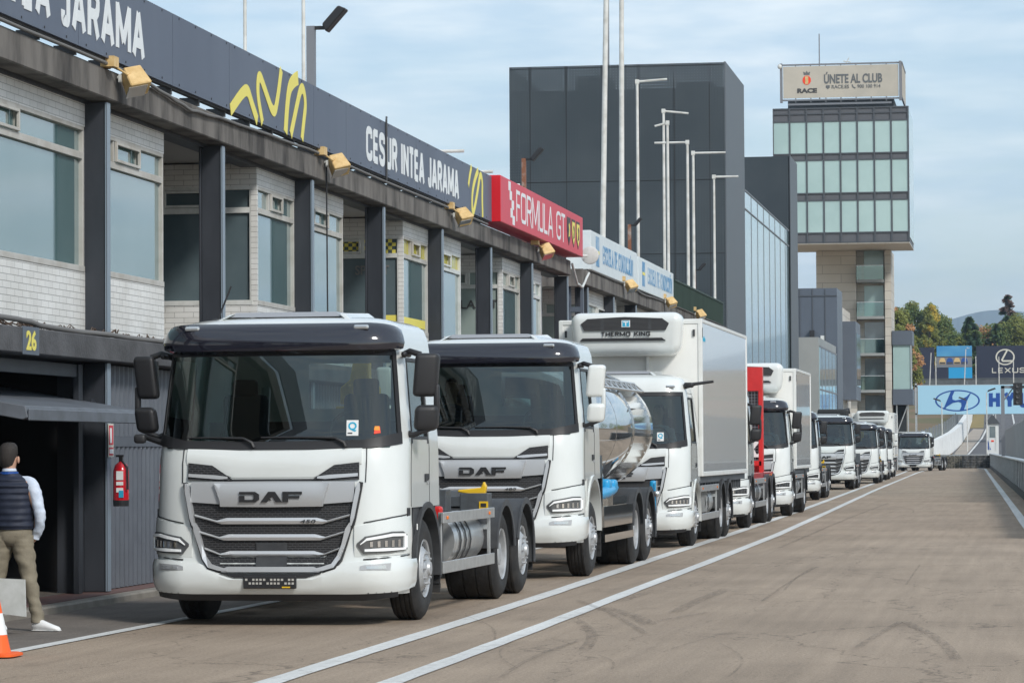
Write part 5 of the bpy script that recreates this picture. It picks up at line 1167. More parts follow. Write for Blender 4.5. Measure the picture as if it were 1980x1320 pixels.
    if body == 'tank':
        y0, y1 = 2.15, end+.55; cz_, a_, b_ = 1.98, 1.16, .93; rings = []
        for yy, k in [(y0, .3), (y0+.02, .75), (y0+.10, .95), (y0+.2, 1), ((y0+y1)/2, 1), (y1-.2, 1), (y1-.10, .95), (y1-.02, .75), (y1, .3)]:
            rings.append([(a_*k*math.cos(t), yy, cz_+b_*k*math.sin(t)) for t in [2*math.pi*i/56 for i in range(56)]])
        m = MB(); m.rings(rings); tk_ = m.build('tank', 'steel_polished', T, smooth=60)
        m = MB()
        for yy in [y0+.3+i*1.9 for i in range(4)]: 
            if yy < y1-.1: m.rings([[(a_*q*math.cos(t), y_, cz_+b_*q*math.sin(t)) for t in [2*math.pi*i/48 for i in range(48)]] for y_, q in ((yy-.02, 1), (yy, 1.006), (yy+.02, 1))], 0, False)
        m.build('seam', 'steel_tank', tk_, smooth=60)
        m = MB(); x1 = a_*math.cos(R(38)); z1 = cz_+b_*math.sin(R(38))+.02
        m.tube([(x1+.04, y0+.1, z1), (x1+.04, y1+.05, z1)], .022, 6); m.tube([(x1-.08, y0+.1, z1+.12), (x1-.08, y1+.05, z1+.12)], .022, 6)
        yy = y0+.1; k = 0
        while yy < y1-.2: m.tube([(x1+.04, yy, z1), (x1-.08, yy+.28, z1+.12), (x1+.04, yy+.56, z1)], .014, 5); yy += .56
        m.build('walkway_rail', 'alu', tk_)
        m = MB(); yv = FA+1.15
        for i, (q, zz_) in enumerate([(yv, 1.42), (yv+.05, 1.24), (yv+.1, 1.08)]):
            m.tube([(1.0, q-.1, zz_), (1.13, q+.1, zz_), (1.05, q+.35, zz_-.03)], .05, 8); m.lathe([(0, .08), (.05, .08), (.05, 0)], (1.13, q+.1, zz_), 'x', 12)
        m.tube([(1.14, yv-.1, 1.06), (1.17, yv+.35, 1.08), (1.15, yv+1.0, 1.10), (1.12, yv+1.6, 1.14)], .085, 9); m.rbox((1.14, yv+.7, 1.17), (.16, .3, .2), .05, 2); m.rbox((1.14, yv+1.3, 1.18), (.16, .3, .16), .05, 2); m.rbox((1.17, end+.25, .95), (.1, .2, .5), .04, 2)
        m.build('valves', 'blue_plastic', T, smooth=45)
        m = MB(); m.box(1.16, 1.235, yv-.28, yv-.22, .62, 1.6)
        for i in range(5): m.tube([(1.02, yv+.2+i*.18, 1.0), (1.05, yv+.3+i*.18, 1.3), (1.0, yv+.5+i*.15, 1.5)], .022, 6)
        m.box(1.215, 1.25, yv-.2, r1-.62, .62, .90); m.box(1.10, 1.26, yv-.2, r1-.62, .42, .52); m.box(1.0, 1.2, yv-.1, r1-.7, .9, 1.02)
        for i in range(6): m.tube([(1.22, yv+.2+.12*i, .9), (1.22, yv+.2+.12*i, 1.12)], .012, 5)
        m.build('pump_locker', 'steel_polished', T)
        m = MB()
        for q in (y0+.5, y1-.7): m.prism([(-.6, q, cz+.22), (.6, q, cz+.22), (.9, q, 1.4), (-.9, q, 1.4)], (0, .12, 0))
        m.box(.55, 1.2, end+.35, end+.42, .38, 1.05); m.build('saddle', 'chassis', T)
        m = MB(); m.tube([(1.24, end+.1, .7), (1.24, end+.1, 1.2)], .012, 5); m.ell((1.24, end+.1, 1.0), (.05, .05, .05)); m.rbox((1.2, end+.3, .98), (.12, .2, .05), .02, 1); m.build('rear_marker', 'alu', T)
    if body in ('reefer', 'reefer_short'):
        b0, b1, z0, z1 = box; hw = 1.27
        m = MB(); m.box(-hw+.04, hw-.01, b0, b1, z0, z1-.03); Bx = m.build('box_body', 'reefer_white', T)
        m = MB(); m.box(hw-.0095, hw+.003, b0+.10, b1-.05, z0+.07, z1-.06); m.build('side_panel', 'reefer_side', Bx)
        m = MB()
        for s in (-1, 1):
            m.box(s*(hw-.03)-.03, s*(hw-.03)+.045, b0-.02, b0+.09, z0-.02, z1); m.box(s*(hw-.03)-.03, s*(hw-.03)+.045, b1-.06, b1+.03, z0-.02, z1)
        m.box(-hw, hw+.012, b0+.091, b1-.061, z0-.02, z0+.06); m.box(-hw, hw+.012, b0+.091, b1-.061, z1-.055, z1+.012); m.box(-hw, hw, b0-.018, b0-.001, z1-.08, z1)
        m.build('edge_profile', 'paint_white_dull', Bx, bevel=.008)
        m = MB(); m.box(hw-.15, hw-.11, b0-.03, b0-.018, z1-.3, z1-.18); m.box(-hw+.11, -hw+.15, b0-.03, b0-.018, z1-.3, z1-.18); m.box(hw+.016, hw+.022, b0+.02, b0+.06, z1-.32, z1-.15); m.build('marker_lamp', 'plastic_dark', Bx)
        if lod == 0: m = MB(); m.text('LeciTrailer', .09, .42, (hw+.004, b0+.25, z1-.38), UY, UZ, .003, .01); m.build('maker_mark', 'sticker_blue', Bx)
        # refrigeration unit
        ub = z1-.68 if body == 'reefer' else z1-.62; uc = (ub+z1+.05)/2; 
        def fu(w): 
            k = w.z/.35; return (w.x*(1-.06*max(0, -k)), w.y - (.04*k if w.y < 0 else 0) + (.0), w.z)
        m = MB(); m.rbox((0, b0-.26, uc+.06), (1.98, .52, .74), .17, 5, 0, fu); U = m.build('refrigeration_unit', 'paint_white', T, smooth=50)
        m = MB(); yq = b0-.26-.26-.025; Pv = [(-.72, -.10), (.72, -.10), (.78, .02), (.66, .11), (0, .14), (-.66, .11), (-.78, .02)]
        m.plane_poly(Pv, (-.02, yq+.0, uc+.21), UX, UZ, .012); m.build('vent', 'grille_black', U)
        if lod == 0:
            m = MB()
            for sx in (-.42, .42): m.box(sx-.03, sx+.03, yq-.014, yq-.012, uc+.12, uc+.33)
            m.build('vent_bar', 'plastic_dark', U)
        m = MB(); m.plane_poly([(-.80, .0), (.72, .0), (.65, .05), (-.75, .05)], (-.02, yq+.035, uc-.07), UX, UZ, .03); m.build('slot', 'plastic_black', U)
        if lod < 2:
            m = MB(); m.stroke_text('THERMO KING', .078, .88, .017, (-.44, yq+.012, uc+.012), UX, UZ, .008); m.build('lettering', 'plastic_black', U)
            m = MB(); m.box(-.075, .075, yq-.018, yq-.013, uc+.17, uc+.29, 0); m.box(-.06, .06, yq-.021, yq-.0185, uc+.18, uc+.28, 1); m.box(-.045, .045, yq-.024, yq-.0215, uc+.25, uc+.268, 0); m.box(-.01, .01, yq-.024, yq-.0215, uc+.19, uc+.25, 0); m.build('emblem', ['sticker_white', 'sticker_blue'], U)
        m = MB(); m.rbox((.0, b0-.18, uc-.22), (1.70, .36, .22), .09, 3); m.box(.3, .36, b0-.08, b0, uc-.75, uc-.3); m.build('lower_housing', 'reefer_white', U, smooth=45)
        m = MB(); m.box(-hw+.05, hw-.05, b0, b1, z0-.14, z0-.001); m.box(-.5, .5, b0, b1, cz+.24, z0-.141)
        for q in [b0+.15+i*.5 for i in range(int((b1-b0)/.5))]: m.box(1.12, 1.2, q, q+.05, z0-.30, z0-.14)
        m.build('sub_frame', 'chassis', T)
        m = MB()
        for i in range(9): q = FA+.95+i*.2; m.box(1.13, 1.165, q, q+.03, .55, z0-.14)
        m.build('side_struts', 'alu', T)
    if body == 'redbox':
        b0, b1 = 5.5, end+.4
        m = MB(); m.box(-1.2, 1.16, 2.5, b1, 1.02, 1.16); m.box(-1.16, 1.16, b0+.20, b0+.28, 1.161, 3.54); m.box(-1.16, 1.16, b0, b0+.199, 3.0, 3.54)
        for s in (-1, 1): m.box(s*1.11-.05, s*1.11+.05, b0, b0+.12, 1.0, 3.0)
        m.box(-1.13, 1.13, b0, b0+.1, 1.3, 1.42); m.build('box_body', 'red_paint', T, bevel=.01)
        m = MB()
        for i in range(32): q = -1.06+i*.068; m.box(q-.006, q+.006, b0+.03, b0+.04, 1.42, 3.0)
        for i in range(24): q = 1.44+i*.067; m.box(-1.06, 1.06, b0+.025, b0+.03, q-.006, q+.006)
        m.build('wire_guard', 'pole_grey', T)
        m = MB(); m.box(-1.06, 1.06, b0+.15, b0+.19, 1.4, 3.0); m.build('backing', 'plastic_dark', T)
        m = MB(); m.prism([(.93, b0+.01, 1.5), (1.1, b0+.01, 1.5), (1.1, b0+.01, 1.62), (1.02, b0+.01, 1.56), (.93, b0+.01, 1.72)], (0, .01, 0)); m.prism([(.93, b0+.01, 1.66), (1.08, b0+.01, 1.84), (.98, b0+.01, 1.86), (.93, b0+.01, 1.80)], (0, .01, 0)); m.build('emblem', 'sticker_white', T)
        m = MB()
        for q in (b0+.5, b0+1.1): m.rbox((1.255, q, 1.1), (.02, .08, .05), .01, 1)
        m.build('side_lamp', 'orange_lamp', T)
    if body == 'crane':
        m = MB(); m.box(-1.1, 1.1, 2.2, 2.8, 1.1, 2.9); m.rbox((.3, 2.3, 3.15), (1.3, .4, .45), .08, 2); m.tube([(-1, 2.4, 3.0), (1, 2.5, 3.3)], .12, 8); m.build('folded_crane', 'plastic_black', T)
        m = MB(); m.box(-1.2, 1.2, 3.1, end, 1.1, 1.5); m.build('flat_bed', 'chassis', T)
    return T

QY = 'chassis'
t1 = truck('truck', 'nearest white lorry with black visor, black mirrors and yellow hook-lift, front of the queue', -7.12, 30.42, -.012, 0, body='hooklift', antenna=True)
m = MB()
def sticker(T, x, z, w, h, q=True, dz=0):
    p = surf(xt(x, z), z, .004); m = MB(); nrm = (surf(xt(x, z), z, .1)-surf(xt(x, z), z, 0)).normalized(); u = UZ.cross(nrm).normalized(); u = -u if u.x < 0 else u; v = nrm.cross(u); v = -v if v.z < 0 else v
    p = p + Vector((0, 0, dz))
    if q:
        m.plane_poly([(0, 0), (w, 0), (w, h), (0, h)], p, u, v, .002, 0); m.text('Q', h*.52, w*.72, p+u*w*.14+v*h*.36+nrm*.003, u, v, .002, .03, 1)
        m.plane_poly([(w*.1, h*.12), (w*.5, h*.12), (w*.5, h*.2), (w*.1, h*.2)], p+nrm*.003, u, v, .002, 2); m.build('window_sticker', ['sticker_white', 'sticker_blue', 'plastic_dark'], T)
    else:
        m.plane_poly([(0, 0), (w, .01), (w*.9, h), (.01, h)], p, u, v, .002, 0); m.plane_poly([(0, h*.5), (w*.9, h*.45), (w*.8, h), (.01, h)], p+nrm*.003, u, v, .002, 1); m.build('window_sticker', ['sticker_red', 'sticker_orange'], T)
sticker(t1, .70, 1.815, .115, .15); sticker(t1, .96, 1.83, .065, .075, False)
t2 = truck('truck', 'white lorry with black visor, white mirrors and polished steel milk tank, second in the queue', -6.93, 41.60, -.012, .17, mirrors='white', body='tank', number='480', arches='white')
t3 = truck('truck', 'white lorry without visor carrying a tall white refrigerated box, third in the queue', -6.90, 55.15, -.004, 0, visor='white', mirrors='none', body='reefer', number='', arches='white', box=(2.15, 11.1, 1.22, 3.97), axle=(4.7, 6.05))
sticker(t3, .70, 1.82, .115, .15)
for nm in [o for o in t3.children if o.name.startswith('mirror')]:
    for c in list(nm.children): PAR.pop(c.name, None); bpy.data.objects.remove(c)
    PAR.pop(nm.name, None); bpy.data.objects.remove(nm)
m = MB()                      # camera arms replace the mirrors
for s in (-1, 1): m.tube([surf(s*1.9, 2.76, 0), (s*1.3, .72, 2.80), (s*1.62, .74, 2.84)], [.05, .03, .022], 8); m.rbox((s*1.2, .66, 2.78), (.16, .16, .09), .03, 2)
m.build('camera_arm', 'plastic_black', t3, smooth=50)
t4 = truck('truck', 'lorry with a red box body and wire guard, mostly hidden behind the refrigerated box', -7.02, 68.3, .0, 0, body='redbox', lod=1, number='')
t5 = truck('truck', 'white lorry with black visor and short refrigerated box behind the red box body', -7.02, 80.9, .0, 0, body='reefer_short', lod=1, number='', box=(2.1, 7.9, 1.2, 3.72), axle=(4.6,))
t6 = truck('truck', 'white lorry cab half hidden behind the short refrigerated lorry, bare chassis with red fittings', -7.95, 107.2, .008, 0, body='hooklift', lod=1, number='')
t7 = truck('truck', 'white high-riding lorry with black visor and full grille in view, far along the queue', -8.25, 135.6, .012, .12, body='crane', lod=1, number='')
t8 = truck('truck', 'white far lorry just behind the one with the black folded crane', -8.30, 159.6, .010, 0, body='hooklift', lod=2, number='')
t9 = truck('truck', 'white far lorry showing only its cab edge and mirrors between two others', -8.62, 177, .010, 0, body='chassis', lod=2, number='')
t10 = truck('truck', 'white lorry with a refrigerated box near the far end of the queue', -9.0, 195, .010, 0, mirrors='white', body='reefer_short', lod=2, number='', box=(2.1, 9, 1.2, 3.85), axle=(4.6,))
t11 = truck('truck', 'last white lorry standing apart and slightly turned at the far lane end', -8.5, 252.3, -.15, 0, body='hooklift', lod=2, number='', group='lorries queued nose to tail along the pit lane')
# drivers
person_seated('person', 'person in dark clothing behind the windscreen of the second lorry, hand on the dashboard', (-7.55, 42.85, 1.75), 0, 'navy_quilt')
person_seated('person', 'driver in a white shirt at the wheel of the refrigerated lorry', (-6.28, 56.35, 1.57), 0, 'shirt')
person_seated('person', 'driver dimly seen in the lorry behind the red box body', (-6.4, 82.1, 1.57), 0, 'shirt')
person_seated('person', 'driver dimly seen in the high-riding far lorry', (-7.6, 136.8, 1.68), 0, 'shirt')

# ================================================================== MAN, BOARD, CONE
def ringz(c, rx, ry, n=16, rot=0.): return [(c[0]+rx*math.cos(a)*math.cos(rot)-ry*math.sin(a)*math.sin(rot), c[1]+rx*math.cos(a)*math.sin(rot)+ry*math.sin(a)*math.cos(rot), c[2]) for a in [2*math.pi*k/n for k in range(n)]]
man = thing('person', 'man seen from behind in navy quilted vest, pale shirt, khaki trousers and white trainers', 'person', (-9.42, 29.5, 0), 0, local=True)
def folds(m, amp, sc=(9, 9, 22), fix=None):
    m.v = [(p[0]+amp*mn.noise(Vector((p[0]*sc[0], p[1]*sc[1], p[2]*sc[2]))), p[1]+amp*mn.noise(Vector((p[0]*sc[0]+7, p[1]*sc[1], p[2]*sc[2]))), p[2]) for p in m.v]; return m
# local: x right in the picture, -y towards the camera; he faces away (+y), so his right hand is on +x
def skel(pairs, radii, name, m_, parent, lev=2):
    me = bpy.data.meshes.new(name); V = list(radii.keys()); idx = {k: i for i, k in enumerate(V)}
    me.from_pydata([radii[k][0] for k in V], [(idx[a], idx[b]) for a, b in pairs], []); ob = bpy.data.objects.new(name, me); COL.objects.link(ob)
    md = ob.modifiers.new('s', 'SKIN'); 
    for i, k in enumerate(V): r_ = radii[k][1]; r_ = r_ if isinstance(r_, tuple) else (r_, r_); me.skin_vertices[0].data[i].radius = r_
    me.skin_vertices[0].data[0].use_root = True; md.use_smooth_shade = True
    md2 = ob.modifiers.new('u', 'SUBSURF'); md2.levels = lev; md2.render_levels = lev
    dg = bpy.context.evaluated_depsgraph_get(); dg.update(); me2 = bpy.data.meshes.new_from_object(ob.evaluated_get(dg)); bpy.data.objects.remove(ob)
    me2.materials.clear(); me2.materials.append(M[m_]); me2.polygons.foreach_set('use_smooth', [True]*len(me2.polygons)); o2 = bpy.data.objects.new(name, me2); COL.objects.link(o2); o2.parent = parent; return o2
J = {'pel': ((.05, 0, .93), (.15, .11)), 'wa': ((.04, 0, 1.08), (.14, .10)), 'ch': ((.02, 0, 1.30), (.17, .11)), 'nk': ((.0, .01, 1.45), .06), 'nk2': ((0, .0, 1.52), .055), 'hd': ((.0, .02, 1.60), (.075, .085)), 'hd2': ((0, .02, 1.67), (.072, .085)),
     'lsh': ((-.17, 0, 1.38), .065), 'lel': ((-.27, .02, 1.10), .045), 'lwr': ((-.25, .10, .88), .03), 'lha': ((-.24, .14, .80), (.035, .018)),
     'rsh': ((.19, 0, 1.38), .065), 'rel': ((.30, -.03, 1.11), .045), 'rwr': ((.25, .05, .90), .03), 'rha': ((.20, .08, .83), (.035, .02)),
     'lhp': ((-.06, 0, .88), .09), 'lkn': ((-.12, .0, .49), .058), 'lan': ((-.13, .02, .10), .04), 'rhp': ((.13, 0, .88), .09), 'rkn': ((.20, -.02, .48), .058), 'ran': ((.29, .0, .10), .04)}
for i in range(4): J['lf%d' % i] = ((-.265+.017*i, .15, .765-.002*abs(i-1)), .009); J['lg%d' % i] = ((-.262+.017*i, .16, .725), .008)
J['lt'] = ((-.215, .12, .79), .010); J['lt2'] = ((-.205, .13, .755), .009)
PR = [('pel','wa'),('wa','ch'),('ch','nk'),('nk','nk2'),('nk2','hd'),('hd','hd2'),('ch','lsh'),('lsh','lel'),('lel','lwr'),('lwr','lha'),('ch','rsh'),('rsh','rel'),('rel','rwr'),('rwr','rha'),('pel','lhp'),('lhp','lkn'),('lkn','lan'),('pel','rhp'),('rhp','rkn'),('rkn','ran'),('lha','lt'),('lt','lt2')]
for i in range(4): PR += [('lha', 'lf%d' % i), ('lf%d' % i, 'lg%d' % i)]
skel(PR, J, 'body', 'skin', man)
m = MB(); m.ell((.086, .01, 1.605), (.012, .02, .034)); m.ell((-.086, .01, 1.605), (.012, .02, .034)); m.build('ear', 'skin', man, smooth=60)
m = MB(); m.rings([ringz((-.006-(.012 if z < 1.64 else 0), -.012+max(0, (z-1.6))*.12, z), rx, ry, 30) for z, rx, ry in [(1.535, .050, .045), (1.555, .064, .062), (1.58, .074, .078), (1.62, .082, .092), (1.66, .086, .099), (1.70, .086, .100), (1.735, .076, .09), (1.758, .052, .064), (1.768, .018, .024)]]); 
m.v = [(x+.007*mn.noise(Vector((x*55, y*55, z*55))), y+.007*mn.noise(Vector((y*60, x*50, z*60))), z+.006*mn.noise(Vector((z*60, y*50, x*60)))) for x, y, z in m.v]; m.build('hair', 'hair', man, smooth=60)
m = MB()
for s, pts in ((1, [(.10, 0, .90, .135, .125), (.135, 0, .80, .105, .115), (.165, -.01, .66, .088, .10), (.20, -.02, .49, .072, .078), (.235, -.01, .30, .064, .068), (.275, 0, .14, .062, .066), (.285, .0, .085, .06, .075)]),
               (-1, [(-.03, 0, .90, .12, .125), (-.06, 0, .80, .10, .115), (-.09, 0, .66, .086, .10), (-.115, 0, .49, .070, .078), (-.12, .01, .30, .062, .066), (-.125, .02, .14, .062, .066), (-.13, .02, .085, .06, .075)])):
    rings = []
    for i in range(len(pts)-1):
        a, b = pts[i], pts[i+1]
        for k in range(8):
            q = k/8; w = 1+.012*math.sin((i*8+k)*1.9); rings.append(ringz((a[0]+(b[0]-a[0])*q, a[1]+(b[1]-a[1])*q, a[2]+(b[2]-a[2])*q), (a[3]+(b[3]-a[3])*q)*w, (a[4]+(b[4]-a[4])*q)*w, 30))
    rings.append(ringz(pts[-1][:3], pts[-1][3], pts[-1][4], 30)); m.rings(rings)
m.rings([ringz((.04, 0, z), rx, ry, 20) for z, rx, ry in [(.80, .12, .10), (.86, .185, .132), (.93, .182, .135), (1.0, .165, .125), (1.04, .16, .12)]])
folds(m, .016, (8, 8, 16)); m.build('trousers', 'khaki', man, smooth=60)
vt = [(.955, .185, .142, .04), (.98, .192, .148, .04), (1.05, .185, .145, .04), (1.15, .19, .145, .03), (1.27, .205, .148, .02), (1.37, .215, .135, .01), (1.43, .17, .11, .0), (1.475, .09, .085, 0), (1.50, .075, .075, 0)]
rg = []
for i in range(61):
    z = .955+(1.50-.955)*i/60; f = lambda c: lerpt(z, [(q[0], q[c]) for q in vt]); puff = .007*abs(math.sin((z-.955)/.055*math.pi)) if z < 1.45 else 0
    rg.append(ringz((f(3), 0, z), f(1)+puff, f(2)+puff, 40))
m = MB(); m.rings(rg); folds(m, .008, (10, 10, 14)); m.build('vest', 'navy_quilt', man, smooth=60)
m = MB(); _p = sm([(.12, 0, 1.42, .04), (.20, 0, 1.395, .072), (.245, -.01, 1.33, .078), (.29, -.03, 1.18, .064), (.31, -.03, 1.09, .060), (.30, .0, 1.0, .056), (.255, .05, .91, .05), (.235, .06, .875, .048)], 3); m.tube([q[:3] for q in _p], [q[3]*.84 for q in _p], 24)
m.tube([(-.12, 0, 1.42), (-.20, 0, 1.395), (-.245, -.0, 1.33), (-.27, .0, 1.18), (-.275, .02, 1.09), (-.265, .06, 1.0), (-.25, .10, .89)], [.04, .072, .080, .066, .062, .055, .045], 14)
m.rings([ringz((0, 0, z), rx, ry, 18) for z, rx, ry in [(1.47, .082, .08), (1.50, .07, .068), (1.525, .066, .062)]])
folds(m, .009, (12, 12, 24)); m.build('shirt', 'shirt', man, smooth=60)
m = MB(); m.rings([ringz((0, -.0, z), rx, ry, 18) for z, rx, ry in [(1.47, .086, .086), (1.482, .088, .088), (1.492, .083, .083)]], 0, False); m.build('lanyard', 'letter_blue', man)
for cx, cy, rz_ in ((.33, -.03, -.25), (-.10, .02, -1.1)):
    sh_ = MB(); cs, sn = math.cos(rz_), math.sin(rz_); rings = []
    for d, wz, h, zc in [(-.10, .030, .03, .05), (-.085, .042, .055, .06), (-.03, .045, .06, .062), (.04, .045, .046, .05), (.11, .05, .032, .038), (.165, .045, .022, .03), (.19, .02, .012, .022)]:
        rings.append([(cx+cs*d-sn*wz*math.cos(a), cy+sn*d+cs*wz*math.cos(a), max(.006, zc+h*math.sin(a))) for a in [2*math.pi*k/14 for k in range(14)]])
    sh_.rings(rings); sh_.rings([[(cx+cs*d*1.02-sn*w_*math.cos(a)*1.06, cy+sn*d*1.02+cs*w_*math.cos(a)*1.06, z_+.004*math.sin(a)) for a in [2*math.pi*k/10 for k in range(10)]] for d, w_, z_ in ((-.10, .03, .012), (-.06, .044, .012), (.04, .046, .012), (.12, .05, .012), (.185, .03, .014))]); s_ = sh_.build('shoe', 'shoe_white', man, smooth=60)
m = MB(); m.prism([(-9.34, 28.9, .20), (-9.06, 28.86, .17), (-9.07, 28.86, .51), (-9.34, 28.9, .52)], (0, .025, 0)); solo('board', m, 'frame_white', 'pale blank board held low in front of the man beside the cone', 'board', (-9.2, 28.9, .2)); M['concrete_pale']
cn = thing('traffic_cone', 'orange and white traffic cone at the left edge of the picture', 'traffic cone', (-8.37, 25.73, 0))
m = MB(); x, y = -8.34, 25.73; b_ = MB()
rings = []
for z, w, sq in ((.012, .20, 1), (.03, .20, 1), (.04, .17, 1)): rings.append([(x+w*math.copysign(abs(math.cos(a))**.35, math.cos(a)), y+w*math.copysign(abs(math.sin(a))**.35, math.sin(a)), z) for a in [2*math.pi*(k+.5)/32 for k in range(32)]])
b_.rings(rings); b_.build('base', 'cone_orange', cn, smooth=30); m.lathe([(.04, .135), (.07, .125), (.185, .10)], (x, y, 0), 'z', 32); m.lathe([(.36, .063), (.50, .034), (.51, .03), (.51, 0)], (x, y, 0), 'z', 32); m.build('cone', 'cone_orange', cn, smooth=30)
m = MB(); m.lathe([(.185, .1015), (.36, .0645)], (x, y, 0), 'z', 32); m.build('reflective_band', 'sticker_white', cn, smooth=30)
# ================================================================== RIGHT-HAND PIT WALL AND FAR END
def wx(y): return -.05-(y-109.3)*.01662
pw = thing('pit_wall', 'long grey panelled pit wall running along the right side of the lane', 'wall', (wx(160), 160, 0))
m = MB(); 
y = 60
while y < 300:
    y2 = min(y+4, 300); m.add([(wx(y), y, 0), (wx(y2), y2, 0), (wx(y2)+.25, y2, 0), (wx(y)+.25, y, 0), (wx(y), y, 1.22), (wx(y2), y2, 1.22), (wx(y2)+.25, y2, 1.22), (wx(y)+.25, y, 1.22)], [(0,1,5,4), (4,5,6,7), (1,2,6,5), (3,0,4,7), (2,3,7,6)]); y = y2
m.build('wall', 'wall_grey', pw)
m = MB(); y = 60
while y < 298: m.box(wx(y)-.035, wx(y)-.002, y, y+.10, .0, 1.22); y += 4.
y = 60
while y < 299: m.add([(wx(y)-.05, y, 1.221), (wx(y+4)-.05, y+4, 1.221), (wx(y+4)+.3, y+4, 1.221), (wx(y)+.3, y, 1.221), (wx(y)-.05, y, 1.27), (wx(y+4)-.05, y+4, 1.27), (wx(y+4)+.3, y+4, 1.27), (wx(y)+.3, y, 1.27)], [(0,1,5,4), (4,5,6,7)]); y += 4
m.build('post_and_coping', 'alu', pw)
m = MB(); y = 60
while y < 298: m.add([(wx(y)-.04, y, 0.0), (wx(y+4)-.04, y+4, 0.0), (wx(y+4)-.04, y+4, .28), (wx(y)-.04, y, .28)], [(0,1,2,3)]); y += 4
m.build('plinth', 'tyre_wall', pw)
fn = thing('debris_fence', 'tall grey mesh fence on posts behind the right-hand pit wall', 'fence', (wx(160)+.6, 160, 0))
m = MB(); y = 100
while y < 240: 
    h0, h1 = 2.9, 2.9; m.add([(wx(y)+.6, y, 1.2), (wx(y+5)+.6, y+5, 1.2), (wx(y+5)+.6, y+5, h1), (wx(y)+.6, y, h0)], [(0,1,2,3)]); y += 5
m.build('mesh', 'fence_mesh', fn)
y = 100
while y < 241: m = MB(); m.tube([(wx(y)+.62, y, 0), (wx(y)+.62, y, 3.0)], .035, 5); m.build('post', 'pole_grey', fn); y += 5
lg = thing('light_gantry', 'black start light panel hanging from a grey gantry post behind the pit wall', 'traffic light', (-1.2, 185, 0))
m = MB(); m.box(-1.3, -1.1, 185, 185.2, 0, 5.2); m.box(-1.3, 3.2, 185, 185.15, 5.05, 5.2); m.tube([(-1.2, 185.1, 4.3), (-.6, 185.1, 5.1)], .04, 6); m.build('gantry', 'pole_grey', lg)
m = MB(); m.box(-.62, -.1, 184.8, 185, 4.1, 5.35); m.box(.0, 1.6, 184.8, 185, 4.1, 5.35); m.build('panel', 'light_black', lg)
m = MB()
for z in (4.28, 4.58, 4.88, 5.18): m.lathe([(0, .12), (-.05, .12), (-.05, .1), (-.01, .0)], (-.36, 184.79, z), 'y', 14); m.lathe([(0, .12), (-.05, .12), (-.05, .1), (-.01, .0)], (.3, 184.79, z), 'y', 14)
m.build('lamp', 'plastic_dark', lg)
# barriers across the lane end
m = MB(); 
for i in range(7): m.rbox((-8.0+.42*i, 288+.02*(i % 2), .55), (.40, .6, 1.1), .06, 1)
solo('gabion_barrier', m, 'gabion', 'rough grey stone-filled barrier at the end of the lane beside the last lorry', 'barrier', (-7, 288, 0))
m = MB()
for k in range(5):
    for i in range(9): m.lathe([(0, .14), (0, .30), (.06, .33), (.16, .33), (.22, .30), (.22, .14)], (-5.1+.30*i*.95, 287+.1*(i % 2), k*.225), 'z', 12)
solo('tyre_barrier', m, 'tyre_wall', 'low dark tyre stack barrier at the end of the lane by the pit wall', 'barrier', (-4, 287, 0))
m = MB(); m.box(-9.5, -3.3, 290, 290.15, 1.0, 1.2); solo('guard_rail', m, 'alu', 'grey guard rail behind the end barriers', 'barrier', (-6, 290, 1))
# rising track
def G2(px, py):            # constants below were measured once; slope plane z=.055(y-300)
    return None
def sheet(pts, mname, name, dz=.02):
    m = MB(); V = [(a, b, hh(b)+dz) for a, b in pts]; m.add(V, [tuple(range(len(V)))]); return structure(name, m, mname)
sheet([(-7.2, 300.5), (-7.0, 325), (-6.3, 340), (-6.1, 361), (-6.1, 389), (-6.3, 408), (-6.9, 440), (6, 440), (6, 300.5)], 'track', 'rising_track', .02)
sheet([(-7.0, 302), (-6.75, 325), (-6.35, 340), (-6.05, 361), (-5.7, 371), (-4.5, 370), (-4.75, 350), (-5.5, 324), (-6.1, 302)], 'concrete_run', 'concrete_verge', .04)
sheet([(-6.2, 372.6), (-6.15, 389), (-6.3, 420), (-5.0, 420), (-4.6, 372.8)], 'dry_grass', 'grass_verge', .04)
for pts in ([(-6.0, 304), (-5.3, 324), (-4.5, 350), (-4.2, 372), (-3.8, 408), (-3.6, 440)], [(-.6, 304), (-.9, 340), (-1.1, 373), (-1.5, 408), (-1.8, 440)]):
    m = MB(); 
    for i in range(len(pts)-1):
        (a, b), (c, d) = pts[i], pts[i+1]; m.add([(a-.10, b, hh(b)+.07), (a+.10, b, hh(b)+.07), (c+.10, d, hh(d)+.07), (c-.10, d, hh(d)+.07)], [(0,1,2,3)])
    structure('track_line', m, 'line_white')
bw = [(-9.5, 302), (-8.0, 312), (-7.0, 325), (-6.45, 340), (-6.15, 361), (-6.15, 389), (-6.35, 408), (-7.0, 440)]
m = MB()
for i in range(len(bw)-1):
    (a, b), (c, d) = bw[i], bw[i+1]; z0, z1 = hh(b), hh(d)
    m.add([(a, b, z0-.2), (c, d, z1-.2), (c, d, z1+2.0), (a, b, z0+2.0), (a-.5, b, z0-.2), (c-.5, d, z1-.2), (c-.5, d, z1+2.0), (a-.5, b, z0+2.0)], [(0,1,2,3), (3,2,6,7), (7,6,5,4), (0,3,7,4), (1,5,6,2)])
solo('track_wall', m, 'wall_white', 'white concrete wall curving up along the rising track', 'wall', (-6.5, 340, 0))
fe = thing('slope_fence', 'grey vertical mesh fence on top of the white curving wall', 'fence', (-8, 350, 0))
m = MB()
